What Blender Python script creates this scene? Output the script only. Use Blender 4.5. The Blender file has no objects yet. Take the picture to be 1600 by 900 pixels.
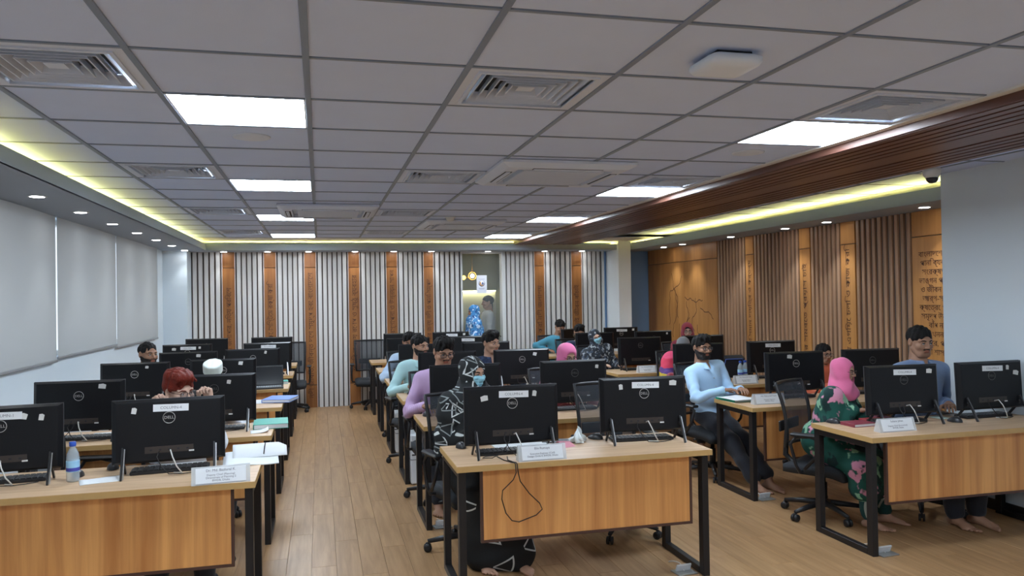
import bpy, math, random
import numpy as np
from mathutils import Vector, Matrix
random.seed(7); np.random.seed(7)
PI = math.pi
scene = bpy.context.scene
COL = scene.collection
# ------------------------------------------------------------------ camera
CAM_H = 1.67
F_PX = 1213.27
_R = Vector((0.97059183, -0.24015466, -0.01665056))
_U = Vector((0.01352692, -0.01464945, 0.99980119))
_F = Vector((0.24035084, 0.97062409, 0.01097009))
cam_data = bpy.data.cameras.new('camera')
cam_data.sensor_width = 36.0
cam_data.lens = F_PX / 1600.0 * 36.0
cam_data.clip_start = 0.05
cam_data.clip_end = 100
cam = bpy.data.objects.new('camera', cam_data)
COL.objects.link(cam)
cam.matrix_world = Matrix(((_R.x, _U.x, -_F.x, 0), (_R.y, _U.y, -_F.y, 0), (_R.z, _U.z, -_F.z, CAM_H), (0, 0, 0, 1)))
scene.camera = cam
# ------------------------------------------------------------------ daylight outside the windows, exposure
world = bpy.data.worlds.new('world'); scene.world = world
world.use_nodes = True
bg = world.node_tree.nodes['Background']
bg.inputs[0].default_value = (0.72, 0.84, 1.0, 1); bg.inputs[1].default_value = 0.8
vs = scene.view_settings
vs.view_transform = 'Standard'; vs.look = 'None'; vs.gamma = 1.0; vs.use_curve_mapping = False
vs.exposure = 1.1
PANEL_STRENGTH = 15.5
COVE_STRENGTH = 40.0
SPOT_W = 15.0
# ------------------------------------------------------------------ materials
MATS = {}
def new_mat(name):
    m = bpy.data.materials.new(name); m.use_nodes = True
    return m, m.node_tree, m.node_tree.nodes['Principled BSDF']
def mat(name, col, rough=0.5, metal=0.0, spec=0.5, bump=0.0, bscale=60.0, vary=0.0, vscale=6.0, emit=None, estr=0.0, sheen=0.0):
    if name in MATS: return MATS[name]
    m, nt, b = new_mat(name)
    b.inputs['Base Color'].default_value = (*col, 1)
    b.inputs['Roughness'].default_value = rough
    b.inputs['Metallic'].default_value = metal
    b.inputs['Specular IOR Level'].default_value = spec
    if sheen: b.inputs['Sheen Weight'].default_value = sheen
    if emit:
        b.inputs['Emission Color'].default_value = (*emit, 1); b.inputs['Emission Strength'].default_value = estr
    tc = nt.nodes.new('ShaderNodeTexCoord')
    nz = nt.nodes.new('ShaderNodeTexNoise'); nz.inputs['Scale'].default_value = vscale; nz.inputs['Detail'].default_value = 4
    nt.links.new(tc.outputs['Object'], nz.inputs['Vector'])
    hs = nt.nodes.new('ShaderNodeMixRGB'); hs.blend_type = 'MULTIPLY'
    hs.inputs['Color1'].default_value = (*col, 1); hs.inputs['Fac'].default_value = vary
    nt.links.new(nz.outputs['Fac'], hs.inputs['Color2'])
    nt.links.new(hs.outputs['Color'], b.inputs['Base Color'])
    if bump:
        n2 = nt.nodes.new('ShaderNodeTexNoise'); n2.inputs['Scale'].default_value = bscale
        nt.links.new(tc.outputs['Object'], n2.inputs['Vector'])
        bp = nt.nodes.new('ShaderNodeBump'); bp.inputs['Strength'].default_value = bump; bp.inputs['Distance'].default_value = 0.01
        nt.links.new(n2.outputs['Fac'], bp.inputs['Height']); nt.links.new(bp.outputs['Normal'], b.inputs['Normal'])
    MATS[name] = m
    return m
def wood(name, c1, c2, scale=(30, 30, 1.2), rough=0.45, rnd=0.0, stripes=0.0, spec=0.4):
    if name in MATS: return MATS[name]
    m, nt, b = new_mat(name)
    N, L = nt.nodes, nt.links
    tc = N.new('ShaderNodeTexCoord'); mp = N.new('ShaderNodeMapping'); mp.inputs['Scale'].default_value = scale
    oi = N.new('ShaderNodeObjectInfo')
    mu = N.new('ShaderNodeVectorMath'); mu.operation = 'MULTIPLY'; mu.inputs[1].default_value = (7.1, 13.7, 3.3)
    cm = N.new('ShaderNodeCombineXYZ')
    for k in range(3): L.new(oi.outputs['Random'], cm.inputs[k])
    L.new(cm.outputs[0], mu.inputs[0])
    ad = N.new('ShaderNodeVectorMath'); ad.operation = 'ADD'
    L.new(tc.outputs['Object'], ad.inputs[0]); L.new(mu.outputs[0], ad.inputs[1])
    L.new(ad.outputs[0], mp.inputs['Vector'])
    n1 = N.new('ShaderNodeTexNoise'); n1.inputs['Scale'].default_value = 1.0; n1.inputs['Detail'].default_value = 5; n1.inputs['Roughness'].default_value = 0.6; n1.inputs['Distortion'].default_value = 0.4
    L.new(mp.outputs[0], n1.inputs['Vector'])
    cr = N.new('ShaderNodeValToRGB'); cr.color_ramp.elements[0].position = 0.32; cr.color_ramp.elements[1].position = 0.68
    cr.color_ramp.elements[0].color = (*c1, 1); cr.color_ramp.elements[1].color = (*c2, 1)
    L.new(n1.outputs['Fac'], cr.inputs['Fac'])
    out = cr.outputs['Color']
    if rnd:
        hsv = N.new('ShaderNodeHueSaturation')
        mr = N.new('ShaderNodeMapRange'); mr.inputs['To Min'].default_value = 1 - rnd; mr.inputs['To Max'].default_value = 1 + rnd
        L.new(oi.outputs['Random'], mr.inputs['Value']); L.new(mr.outputs[0], hsv.inputs['Value']); L.new(out, hsv.inputs['Color'])
        out = hsv.outputs['Color']
    L.new(out, b.inputs['Base Color'])
    b.inputs['Roughness'].default_value = rough; b.inputs['Specular IOR Level'].default_value = spec
    bp = N.new('ShaderNodeBump'); bp.inputs['Strength'].default_value = 0.06; bp.inputs['Distance'].default_value = 0.004
    L.new(n1.outputs['Fac'], bp.inputs['Height']); L.new(bp.outputs['Normal'], b.inputs['Normal'])
    MATS[name] = m
    return m
def emitter(name, col, strength):
    if name in MATS: return MATS[name]
    m = bpy.data.materials.new(name); m.use_nodes = True; nt = m.node_tree; nt.nodes.clear()
    e = nt.nodes.new('ShaderNodeEmission'); o = nt.nodes.new('ShaderNodeOutputMaterial')
    e.inputs[0].default_value = (*col, 1); e.inputs[1].default_value = strength
    nt.links.new(e.outputs[0], o.inputs[0]); MATS[name] = m
    return m
def seethrough(name, col, clear=0.85, rough=0.05, kind='glossy', tint=(1, 1, 1)):
    """thin pane, mesh fabric or clear plastic: part transparent, part surface"""
    if name in MATS: return MATS[name]
    m = bpy.data.materials.new(name); m.use_nodes = True; nt = m.node_tree; nt.nodes.clear()
    o = nt.nodes.new('ShaderNodeOutputMaterial'); t = nt.nodes.new('ShaderNodeBsdfTransparent'); t.inputs[0].default_value = (*tint, 1)
    p = nt.nodes.new('ShaderNodeBsdfPrincipled'); p.inputs['Base Color'].default_value = (*col, 1); p.inputs['Roughness'].default_value = rough
    mx = nt.nodes.new('ShaderNodeMixShader'); mx.inputs[0].default_value = clear
    nt.links.new(p.outputs[0], mx.inputs[1]); nt.links.new(t.outputs[0], mx.inputs[2]); nt.links.new(mx.outputs[0], o.inputs[0])
    MATS[name] = m
    return m
# ------------------------------------------------------------------ mesh building
class MB:
    def __init__(s): s.v = []; s.f = []; s.m = []; s.sm = []
    def add(s, vs, fs, mi=0, smooth=False, M=None):
        o = len(s.v)
        if M is not None: vs = [M @ Vector(v) for v in vs]
        s.v += [tuple(v) for v in vs]
        s.f += [tuple(i + o for i in f) for f in fs]
        s.m += [mi] * len(fs); s.sm += [smooth] * len(fs)
        return s
    def box(s, x0, x1, y0, y1, z0, z1, mi=0, M=None):
        vs = [(x0, y0, z0), (x1, y0, z0), (x1, y1, z0), (x0, y1, z0), (x0, y0, z1), (x1, y0, z1), (x1, y1, z1), (x0, y1, z1)]
        fs = [(3, 2, 1, 0), (4, 5, 6, 7), (0, 1, 5, 4), (1, 2, 6, 5), (2, 3, 7, 6), (3, 0, 4, 7)]
        return s.add(vs, fs, mi, False, M)
    def cbox(s, x0, x1, y0, y1, z0, z1, b=0.003, mi=0, M=None):
        c = ((x0 + x1) / 2, (y0 + y1) / 2, (z0 + z1) / 2); h = ((x1 - x0) / 2, (y1 - y0) / 2, (z1 - z0) / 2)
        b = min(b, min(h) * 0.9)
        vs = []; idx = {}
        for sx in (-1, 1):
            for sy in (-1, 1):
                for sz in (-1, 1):
                    for a in range(3):
                        sg = (sx, sy, sz)
                        p = tuple(c[k] + sg[k] * (h[k] if k == a else h[k] - b) for k in range(3))
                        idx[(sx, sy, sz, a)] = len(vs); vs.append(p)
        fs = []
        def orient(q):
            P = [Vector(vs[i]) for i in q]; n = (P[1] - P[0]).cross(P[2] - P[0])
            ctr = sum(P, Vector()) / len(P) - Vector(c)
            return q if n.dot(ctr) > 0 else tuple(reversed(q))
        for a in range(3):
            u, w = [k for k in range(3) if k != a]
            for sg in (-1, 1):
                q = []
                for (p, r) in ((-1, -1), (1, -1), (1, 1), (-1, 1)):
                    k = [0, 0, 0]; k[a] = sg; k[u] = p; k[w] = r; q.append(idx[(*k, a)])
                fs.append(orient(tuple(q)))
        for a in range(3):
            u, w = [k for k in range(3) if k != a]
            for p in (-1, 1):
                for r in (-1, 1):
                    q = []
                    for sg, ax in ((-1, u), (1, u), (1, w), (-1, w)):
                        k = [0, 0, 0]; k[a] = sg; k[u] = p; k[w] = r; q.append(idx[(*k, ax)])
                    fs.append(orient(tuple(q)))
        for sx in (-1, 1):
            for sy in (-1, 1):
                for sz in (-1, 1):
                    fs.append(orient(tuple(idx[(sx, sy, sz, a)] for a in range(3))))
        return s.add(vs, fs, mi, False, M)
    def tube(s, path, r, n=8, mi=0, M=None, closed=False, smooth=True):
        P = [Vector(p) for p in path]; k = len(P)
        R = r if isinstance(r, (list, tuple)) else [r] * k
        vs = []; fs = []
        T = []
        for i in range(k):
            if closed: d = P[(i + 1) % k] - P[(i - 1) % k]
            else: d = P[min(i + 1, k - 1)] - P[max(i - 1, 0)]
            T.append(d.normalized() if d.length > 1e-9 else Vector((0, 0, 1)))
        a = Vector((0, 0, 1)) if abs(T[0].z) < 0.9 else Vector((1, 0, 0))
        u = (a - T[0] * a.dot(T[0])).normalized()
        for i in range(k):
            u = (u - T[i] * u.dot(T[i]))
            u = u.normalized() if u.length > 1e-6 else Vector((1, 0, 0))
            w = T[i].cross(u)
            for j in range(n):
                t = 2 * PI * j / n
                vs.append(P[i] + (u * math.cos(t) + w * math.sin(t)) * R[i])
        rng = k if closed else k - 1
        for i in range(rng):
            i2 = (i + 1) % k
            for j in range(n):
                j2 = (j + 1) % n
                fs.append((i * n + j, i * n + j2, i2 * n + j2, i2 * n + j))
        if not closed:
            fs.append(tuple(range(n - 1, -1, -1))); fs.append(tuple((k - 1) * n + j for j in range(n)))
        return s.add(vs, fs, mi, smooth, M)
    def lathe(s, prof, n=16, mi=0, M=None, smooth=True):
        vs = []; fs = []; k = len(prof)
        for (r, z) in prof:
            for j in range(n):
                t = 2 * PI * j / n; vs.append((r * math.cos(t), r * math.sin(t), z))
        for i in range(k - 1):
            for j in range(n):
                j2 = (j + 1) % n
                fs.append((i * n + j, i * n + j2, (i + 1) * n + j2, (i + 1) * n + j))
        fs.append(tuple(range(n - 1, -1, -1))); fs.append(tuple((k - 1) * n + j for j in range(n)))
        return s.add(vs, fs, mi, smooth, M)
    def prism(s, poly, y0, y1, mi=0, M=None):
        """polygon in xz, extruded along y"""
        n = len(poly)
        vs = [(x, y0, z) for x, z in poly] + [(x, y1, z) for x, z in poly]
        fs = [tuple(range(n)), tuple(range(2 * n - 1, n - 1, -1))]
        for i in range(n):
            j = (i + 1) % n; fs.append((j, i, i + n, j + n))
        return s.add(vs, fs, mi, False, M)
    def sheet(s, fn, nu, nv, mi=0, M=None, smooth=True, thick=0.0):
        vs = [fn(i / nu, j / nv) for j in range(nv + 1) for i in range(nu + 1)]
        fs = []
        for j in range(nv):
            for i in range(nu):
                a = j * (nu + 1) + i; fs.append((a, a + 1, a + nu + 2, a + nu + 1))
        if thick:
            o = len(vs); vs2 = [(x, y, z - thick) for x, y, z in vs]
            vs = list(vs) + vs2
            fs2 = [tuple(reversed([i + o for i in f])) for f in fs]
            rim = [i for i in range(nu + 1)] + [j * (nu + 1) + nu for j in range(1, nu + 1 if nu == nv else nv + 1)] + [nv * (nu + 1) + i for i in range(nu - 1, -1, -1)] + [j * (nu + 1) for j in range(nv - 1, 0, -1)]
            fs3 = [(rim[(k + 1) % len(rim)], rim[k], rim[k] + o, rim[(k + 1) % len(rim)] + o) for k in range(len(rim))]
            fs = fs + fs2 + fs3
        return s.add(vs, fs, mi, smooth, M)
    def mesh(s, name, mats):
        me = bpy.data.meshes.new(name)
        me.from_pydata(s.v, [], s.f)
        ms = mats if isinstance(mats, (list, tuple)) else [mats]
        for m in ms: me.materials.append(m)
        me.polygons.foreach_set('material_index', s.m); me.polygons.foreach_set('use_smooth', s.sm)
        me.update()
        return me
    def obj(s, name, mats, parent=None, loc=None, rot=None):
        return place(s.mesh(name, mats), name, parent, loc, rot)
def place(me, name, parent=None, loc=None, rot=None, M=None):
    o = bpy.data.objects.new(name, me); COL.objects.link(o)
    if parent is not None: o.parent = parent
    if M is not None: o.matrix_local = M
    if loc is not None: o.location = loc
    if rot is not None: o.rotation_euler = rot
    return o
def tag(o, label=None, cat=None, group=None, kind=None):
    if label: o['label'] = label
    if cat: o['category'] = cat
    if group: o['group'] = group
    if kind: o['kind'] = kind
    return o
def thing(name, loc, rz=0.0, label=None, cat=None, group=None):
    o = bpy.data.objects.new(name, None); COL.objects.link(o)
    o.empty_display_size = 0.1
    o.location = loc; o.rotation_euler = (0, 0, rz)
    return tag(o, label, cat, group)
def copy_tree(o, parent=None):
    c = o.copy(); COL.objects.link(c)
    if parent is not None: c.parent = parent
    for ch in list(o.children): copy_tree(ch, c)
    return c
def RZ(a): return Matrix.Rotation(a, 4, 'Z')
def RX(a): return Matrix.Rotation(a, 4, 'X')
def RY(a): return Matrix.Rotation(a, 4, 'Y')
def TR(x, y, z): return Matrix.Translation((x, y, z))
# ------------------------------------------------------------------ lettering (flat print)
TEXTS = {}
def make_texts(items):
    tmp = []
    for key, body, size, align, shear in items:
        cu = bpy.data.curves.new('print', 'FONT'); cu.body = body; cu.size = size; cu.align_x = align; cu.align_y = 'CENTER'
        cu.shear = shear; cu.extrude = 0.0002; cu.resolution_u = 2
        ob = bpy.data.objects.new('print', cu); COL.objects.link(ob); tmp.append((key, ob, cu))
    dg = bpy.context.evaluated_depsgraph_get(); dg.update()
    for key, ob, cu in tmp:
        TEXTS[key] = bpy.data.meshes.new_from_object(ob.evaluated_get(dg))
        bpy.data.objects.remove(ob); bpy.data.curves.remove(cu)
def letter(key, matl, parent, M, name='lettering'):
    me = TEXTS[key]
    if not me.materials: me.materials.append(matl)
    return place(me, name, parent, M=M)
# ------------------------------------------------------------------ palette
m_tile = mat('ceiling_tile', (0.60, 0.70, 0.93), 0.9, bump=0.08, bscale=220, vary=0.05)
m_tee = mat('ceiling_tee', (0.22, 0.27, 0.36), 0.5)
m_ceil = mat('plasterboard', (0.66, 0.65, 0.62), 0.85)
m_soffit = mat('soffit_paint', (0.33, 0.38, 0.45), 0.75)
m_wall = mat('wall_paint', (0.68, 0.76, 0.82), 0.85, bump=0.03, bscale=150)
m_bluegrey = mat('bluegrey_paint', (0.28, 0.48, 0.80), 0.8)
m_white = mat('white_paint', (0.72, 0.73, 0.72), 0.6)
m_slat = mat('slat_laminate', (0.74, 0.72, 0.70), 0.5, vary=0.12, vscale=3)
m_slatgap = mat('slat_backing', (0.17, 0.14, 0.12), 0.7)
m_panel = wood('panel_wood', (0.25, 0.095, 0.028), (0.36, 0.15, 0.045), (22, 22, 1.0), 0.4, rnd=0.06)
m_panel2 = wood('panel_wood_gold', (0.46, 0.20, 0.055), (0.62, 0.30, 0.09), (9, 9, 0.7), 0.38, rnd=0.05)
m_slat2 = wood('slat_walnut', (0.36, 0.215, 0.13), (0.54, 0.33, 0.20), (20, 20, 1.0), 0.45, rnd=0.10)
m_edge = mat('white_edging', (0.75, 0.70, 0.65), 0.5)
m_ink = mat('engraving', (0.10, 0.042, 0.022), 0.8)
m_beam = wood('beam_wood', (0.10, 0.042, 0.03), (0.17, 0.075, 0.05), (14, 0.8, 14), 0.38)
m_plank = wood('floor_wood', (0.30, 0.165, 0.072), (0.44, 0.265, 0.13), (26, 1.6, 26), 0.36, rnd=0.05, spec=0.45)
m_black = mat('black_metal', (0.012, 0.011, 0.012), 0.42, spec=0.4)
m_blkboard = mat('baseboard_black', (0.015, 0.014, 0.014), 0.5)
m_led = emitter('led_panel', (0.82, 0.945, 1.08), PANEL_STRENGTH)
m_cove = emitter('cove_led', (1.0, 0.84, 0.24), COVE_STRENGTH)
m_downlens = emitter('downlight_lens', (0.97, 0.98, 1.0), 14.0)
m_glass = seethrough('window_glass', (0.6, 0.7, 0.75), 0.9, 0.02)
FLOOR_Y0, FAR_Y = -3.2, 12.5
LEFT_X, RIGHT_X, PILLAR_X, PILLAR_Y = -2.2, 5.52, 4.93, 5.30
CEIL_Z, SOFFIT_Z, LIP_Z = 2.55, 2.414, 2.505
def struct(o): o['kind'] = 'structure'; return o

# lettering on the walls, plates, computers
BN = ['নদী জলাধার, নিত্য পরিবেশ', 'নদী ইকোসিস্টেম রক্ষা করি', 'নদী জীবিত, জীবন্ত দেশ সমৃদ্ধ হবে বাংলাদেশ', 'পানির অপচয় রোধ ও সুষ্ঠু ব্যবহার', 'সুষ্ঠু ব্যবস্থাপনা ও উন্নয়ন সাধন',
      'সবার জন্য নদী ও পানি সম্পদ', 'রক্ষা করি নদী জলাশয়', 'জল বাঁচাই জীবন বাঁচাই']
BR = ['সবার প্রতি সমান দায়িত্ব ও কর্তব্য', 'সবার সমবেত প্রয়াস চাই', 'নদী রক্ষায় এগিয়ে চলি ও কাজ করি']
BT = ['বাংলাদেশ পানি উন্নয়ন', 'পানি ব্যবস্থাপনা, নদী', 'সংরক্ষণ ও নদীর তীর', 'ভাঙ্গন প্রতি টিলা রক্ষা', 'ও জীবন  জীবিকা', 'আর্থ-সামাজিক উন্নয়ন',
      'ক্ষেত্রে পানি সম্পদ', 'সমৃদ্ধ উন্নয়ন গড়ে', 'বাঁধ নির্মাণ', 'খাল খনন', 'সেচের, পানি', 'নদী শাসন']
items = [(('far', i), t, 0.100, 'CENTER', 0.0) for i, t in enumerate(BN)]
items += [(('right', i), t, 0.095, 'CENTER', 0.0) for i, t in enumerate(BR)]
items += [(('block', i), t, 0.074, 'LEFT', 0.0) for i, t in enumerate(BT)]
items += [('logo', 'DELL', 0.022, 'CENTER', 0.0), ('c1', 'COLUMN-1', 0.021, 'CENTER', 0.0), ('c2', 'COLUMN-2', 0.021, 'CENTER', 0.0), ('c4', 'COLUMN-4', 0.021, 'CENTER', 0.0), ('c6', 'COLUMN-6', 0.021, 'CENTER', 0.0),
          ('plateA', 'Dr. Md. Bazlural K.', 0.0185, 'CENTER', 0.0), ('plateA2', 'Deputy Chief (Planning)\nDirectorate of Planning-2\nBWDB, Dhaka', 0.014, 'CENTER', 0.0),
          ('plateB', 'Elin Rumaya', 0.0185, 'CENTER', 0.0), ('plateB2', 'Executive Engineer (Civil)\nDesign Circle-4, BWDB, Dhaka', 0.014, 'CENTER', 0.0),
          ('plateC', 'Sultana Jahan', 0.0185, 'CENTER', 0.0), ('plateC2', 'Deputy Chief (Economics)\nBWDB, Dhaka', 0.014, 'CENTER', 0.0),
          ('plateD', 'Md. Mahmudul Hasan', 0.0165, 'CENTER', 0.0), ('plateD2', 'Assistant Engineer\nBWDB, Dhaka', 0.0135, 'CENTER', 0.0)]
make_texts(items)

# ------------------------------------------------------------------ floor of planks
floor = struct(MB().box(LEFT_X - 0.3, 6.2, FLOOR_Y0, 15.6, -0.12, -0.012).obj('floor', mat('floor_bed', (0.16, 0.09, 0.05), 0.8)))
PW, PL = 0.152, 1.22
spots = []
ix = 0
x = LEFT_X
while x < RIGHT_X + 0.05:
    y = FLOOR_Y0 + ((ix * 0.41) % 1.0) * PL - PL
    while y < FAR_Y:
        spots.append((x + PW / 2, y + PL / 2)); y += PL
    x += PW; ix += 1
def plank_weight(p):
    x, y = p
    zc = x * _F.x + y * _F.y; xc = x * _R.x + y * _R.y
    if zc < 1.2: return -1e9 + zc
    px = 800 + F_PX * xc / zc; py = 463 + F_PX * CAM_H / zc
    if px < -120 or px > 1720 or py > 960: return -1000 - zc
    aisle = (-0.45 < x < 0.85) or (2.15 < x < 3.45)
    return (3 if aisle else 0) - zc * 0.35
spots.sort(key=plank_weight, reverse=True)
pm = MB().cbox(-PW / 2 + 0.0007, PW / 2 - 0.0007, -PL / 2 + 0.0007, PL / 2 - 0.0007, -0.012, 0, 0.0007).mesh('plank', m_plank)
for (x, y) in spots[:290]: place(pm, 'plank', floor, (x, y, 0))
rest = MB()
for (x, y) in spots[290:]:
    rest.box(x - PW / 2 + 0.0007, x + PW / 2 - 0.0007, y - PL / 2 + 0.0007, y + PL / 2 - 0.0007, -0.012, 0)
tag(rest.obj('planks', m_plank, floor), kind='stuff')

# ------------------------------------------------------------------ ceiling: slab, tiles, tees, soffits, beam
ceiling = struct(MB().box(LEFT_X - 0.3, 6.2, FLOOR_Y0, FAR_Y + 0.3, 2.68, 2.78).obj('ceiling', m_ceil))
BX = [-0.63807 + 0.6 * i for i in range(-2, 7)]
RY0 = 2.89365
ROW = lambda j: RY0 + 0.6 * j
LIGHTS = [(0, r) for r in (-7, -3, 1, 5, 9, 13)] + [(5, r) for r in (-7, -3, 1, 5, 9, 13)]
DIFF = [(i, r) for i in (-1, 2, 5) for r in (-4, 0, 4, 8, 12)]
tile = MB().cbox(-0.291, 0.291, -0.291, 0.291, 0, 0.018, 0.003).mesh('ceiling_tile', m_tile)
far_tiles = MB()
for i in range(-2, 6):
    for j in range(-10, 14):
        if (i, j) in LIGHTS or (i, j) in DIFF: continue
        cx, cy = -0.63807 + 0.6 * i + 0.3, ROW(j) + 0.3
        if j >= -3: place(tile, 'ceiling_tile', ceiling, (cx, cy, CEIL_Z - 0.001))
        else: far_tiles.box(cx - 0.291, cx + 0.291, cy - 0.291, cy + 0.291, CEIL_Z, CEIL_Z + 0.018)
RB_Z = 2.61
for i in range(2):
    for j in range(0, 14):
        place(tile, 'ceiling_tile', ceiling, (4.06 + 0.3 + 0.6 * i, ROW(j) + 0.3, RB_Z))
tag(far_tiles.obj('ceiling_tiles', m_tile, ceiling), kind='stuff')
for i in range(-2, 7):
    X = -0.63807 + 0.6 * i
    MB().cbox(X - 0.0125, X + 0.0125, ROW(-10), ROW(14), CEIL_Z - 0.007, CEIL_Z + 0.004, 0.001).obj('main_tee', m_tee, ceiling)
for j in range(-10, 15):
    Y = ROW(j)
    MB().box(-1.85, 2.965, Y - 0.0085, Y + 0.0085, CEIL_Z - 0.0055, CEIL_Z + 0.004).obj('cross_tee', m_tee, ceiling)
for X in (4.06, 4.66, 5.26): MB().box(X - 0.01, X + 0.01, ROW(0), ROW(14), RB_Z - 0.006, RB_Z + 0.004).obj('main_tee', m_tee, ceiling)
for j in range(0, 15): MB().box(4.06, 5.3, ROW(j) - 0.008, ROW(j) + 0.008, RB_Z - 0.0045, RB_Z + 0.004).obj('cross_tee', m_tee, ceiling)
# plain board round the tiles
b = MB()
b.box(LEFT_X, 6.0, ROW(14), FAR_Y, CEIL_Z, CEIL_Z + 0.02)
b.box(LEFT_X, -1.838, FLOOR_Y0, ROW(14), CEIL_Z, CEIL_Z + 0.02)
b.box(5.26, 6.0, PILLAR_Y - 0.4, ROW(14), RB_Z, RB_Z + 0.02)
b.box(4.04, 5.0, FLOOR_Y0, ROW(0), RB_Z, RB_Z + 0.02)
b.obj('border_board', m_ceil, ceiling)
# soffits: slab, upright lip
def soffit(x0, x1, y0, y1, name='soffit'):
    MB().box(x0, x1, y0, y1, SOFFIT_Z, SOFFIT_Z + 0.02).obj(name, m_soffit, ceiling)
soffit(LEFT_X, -1.60, FLOOR_Y0, FAR_Y)
soffit(-1.60, 6.0, 12.0, FAR_Y)
soffit(5.03, 6.0, PILLAR_Y, 12.0)
lip = MB()
lip.box(-1.615, -1.595, FLOOR_Y0, 12.0, SOFFIT_Z, LIP_Z)
lip.obj('soffit_lip', m_soffit, ceiling)
MB().box(-1.615, 5.03, 11.99, 12.01, SOFFIT_Z, LIP_Z).obj('soffit_lip', m_soffit, ceiling)
MB().box(5.02, 5.04, PILLAR_Y, 12.0, SOFFIT_Z, LIP_Z + 0.02).obj('soffit_lip', m_soffit, ceiling)
# LED strips lying in the coves
for nm, bx_ in (('window', (-1.80, -1.785, 1.0, 12.2, SOFFIT_Z + 0.064, SOFFIT_Z + 0.072)), ('far', (-1.6, 4.9, 12.2, 12.215, SOFFIT_Z + 0.064, SOFFIT_Z + 0.072)), ('panel', (5.22, 5.235, PILLAR_Y + 0.05, 12.2, SOFFIT_Z + 0.064, SOFFIT_Z + 0.072))):
    o = MB().box(*bx_).obj('led_strip', m_cove)
    tag(o, {'window': 'yellow LED strip hidden in the cove above the window blinds', 'far': 'yellow LED strip hidden in the cove above the slatted end wall', 'panel': 'yellow LED strip hidden in the cove above the brown panelled wall'}[nm], 'light strip')
MB().box(-1.815, -1.80, 1.0, 12.2, SOFFIT_Z + 0.02, SOFFIT_Z + 0.075).obj('cove_upstand', m_soffit, ceiling)
MB().box(-1.6, 4.9, 12.215, 12.23, SOFFIT_Z + 0.02, SOFFIT_Z + 0.075).obj('cove_upstand', m_soffit, ceiling)
MB().box(5.235, 5.25, PILLAR_Y + 0.05, 12.2, SOFFIT_Z + 0.02, SOFFIT_Z + 0.075).obj('cove_upstand', m_soffit, ceiling)
# wide wood-clad beam: board faces and grooved slats
BEAM_X0, BEAM_X1, BEAM_Z, BEAM_Y1 = 3.0, 4.04, 2.50, 11.95
beam = MB().box(BEAM_X0 + 0.012, BEAM_X1 - 0.01, FLOOR_Y0, BEAM_Y1 - 0.01, BEAM_Z + 0.012, 2.68).obj('beam', m_beam, ceiling)
MB().box(BEAM_X0, BEAM_X0 + 0.014, FLOOR_Y0, BEAM_Y1, BEAM_Z - 0.004, 2.56).obj('beam_board', m_beam, beam)
MB().box(BEAM_X0 + 0.42, BEAM_X0 + 0.62, FLOOR_Y0, BEAM_Y1, BEAM_Z - 0.006, BEAM_Z + 0.014).obj('beam_board', m_beam, beam)
MB().box(BEAM_X0, BEAM_X1, BEAM_Y1 - 0.01, BEAM_Y1, BEAM_Z, 2.6).obj('beam_board', m_beam, beam)
sl = MB().box(-0.028, 0.028, FLOOR_Y0, BEAM_Y1, BEAM_Z - 0.008, BEAM_Z + 0.02).mesh('beam_slat', m_beam)
for k in range(5):
    place(sl, 'beam_slat', beam, (BEAM_X0 + 0.045 + 0.08 * k, 0, 0))
    place(sl, 'beam_slat', beam, (BEAM_X0 + 0.675 + 0.08 * k, 0, 0))
struct(MB().box(2.945, 3.001, FLOOR_Y0, 11.4, CEIL_Z - 0.012, CEIL_Z + 0.01).obj('trim_1', m_white))

# ------------------------------------------------------------------ walls
wl = MB()
wl.box(LEFT_X - 0.25, LEFT_X, FLOOR_Y0, FAR_Y + 0.2, -0.1, 1.21)
wl.box(LEFT_X - 0.25, LEFT_X, 11.56, FAR_Y + 0.2, 1.21, 2.7)
wl.box(LEFT_X - 0.25, LEFT_X, FLOOR_Y0, 1.2, 1.21, 2.7)
wl.box(LEFT_X - 0.25, LEFT_X, 1.2, 11.56, SOFFIT_Z + 0.01, 2.7)
wall_left = struct(wl.obj('wall_left', m_wall))
MB().box(LEFT_X - 0.05, -1.87, 12.1, FAR_Y, 0, SOFFIT_Z).obj('pier', m_wall, wall_left)
struct(MB().box(LEFT_X, LEFT_X + 0.012, FLOOR_Y0, 12.1, 0, 0.09).obj('baseboard_left', m_blkboard))
for n, (y0, y1) in enumerate(((1.2, 3.25), (3.25, 5.3), (5.3, 7.34), (7.34, 9.34), (9.34, 11.56))):
    w = struct(MB().box(LEFT_X - 0.14, LEFT_X - 0.134, y0 + 0.03, y1 - 0.03, 1.24, 2.40).obj('window_%d' % (n + 1), m_glass))
    fr = MB()
    fr.box(LEFT_X - 0.16, LEFT_X - 0.11, y0, y0 + 0.04, 1.21, 2.42); fr.box(LEFT_X - 0.16, LEFT_X - 0.11, y1 - 0.04, y1, 1.21, 2.42)
    fr.box(LEFT_X - 0.16, LEFT_X - 0.11, y0, y1, 1.21, 1.25); fr.box(LEFT_X - 0.16, LEFT_X - 0.11, y0, y1, 2.38, 2.42)
    fr.obj('window_frame', m_white, w)
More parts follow.
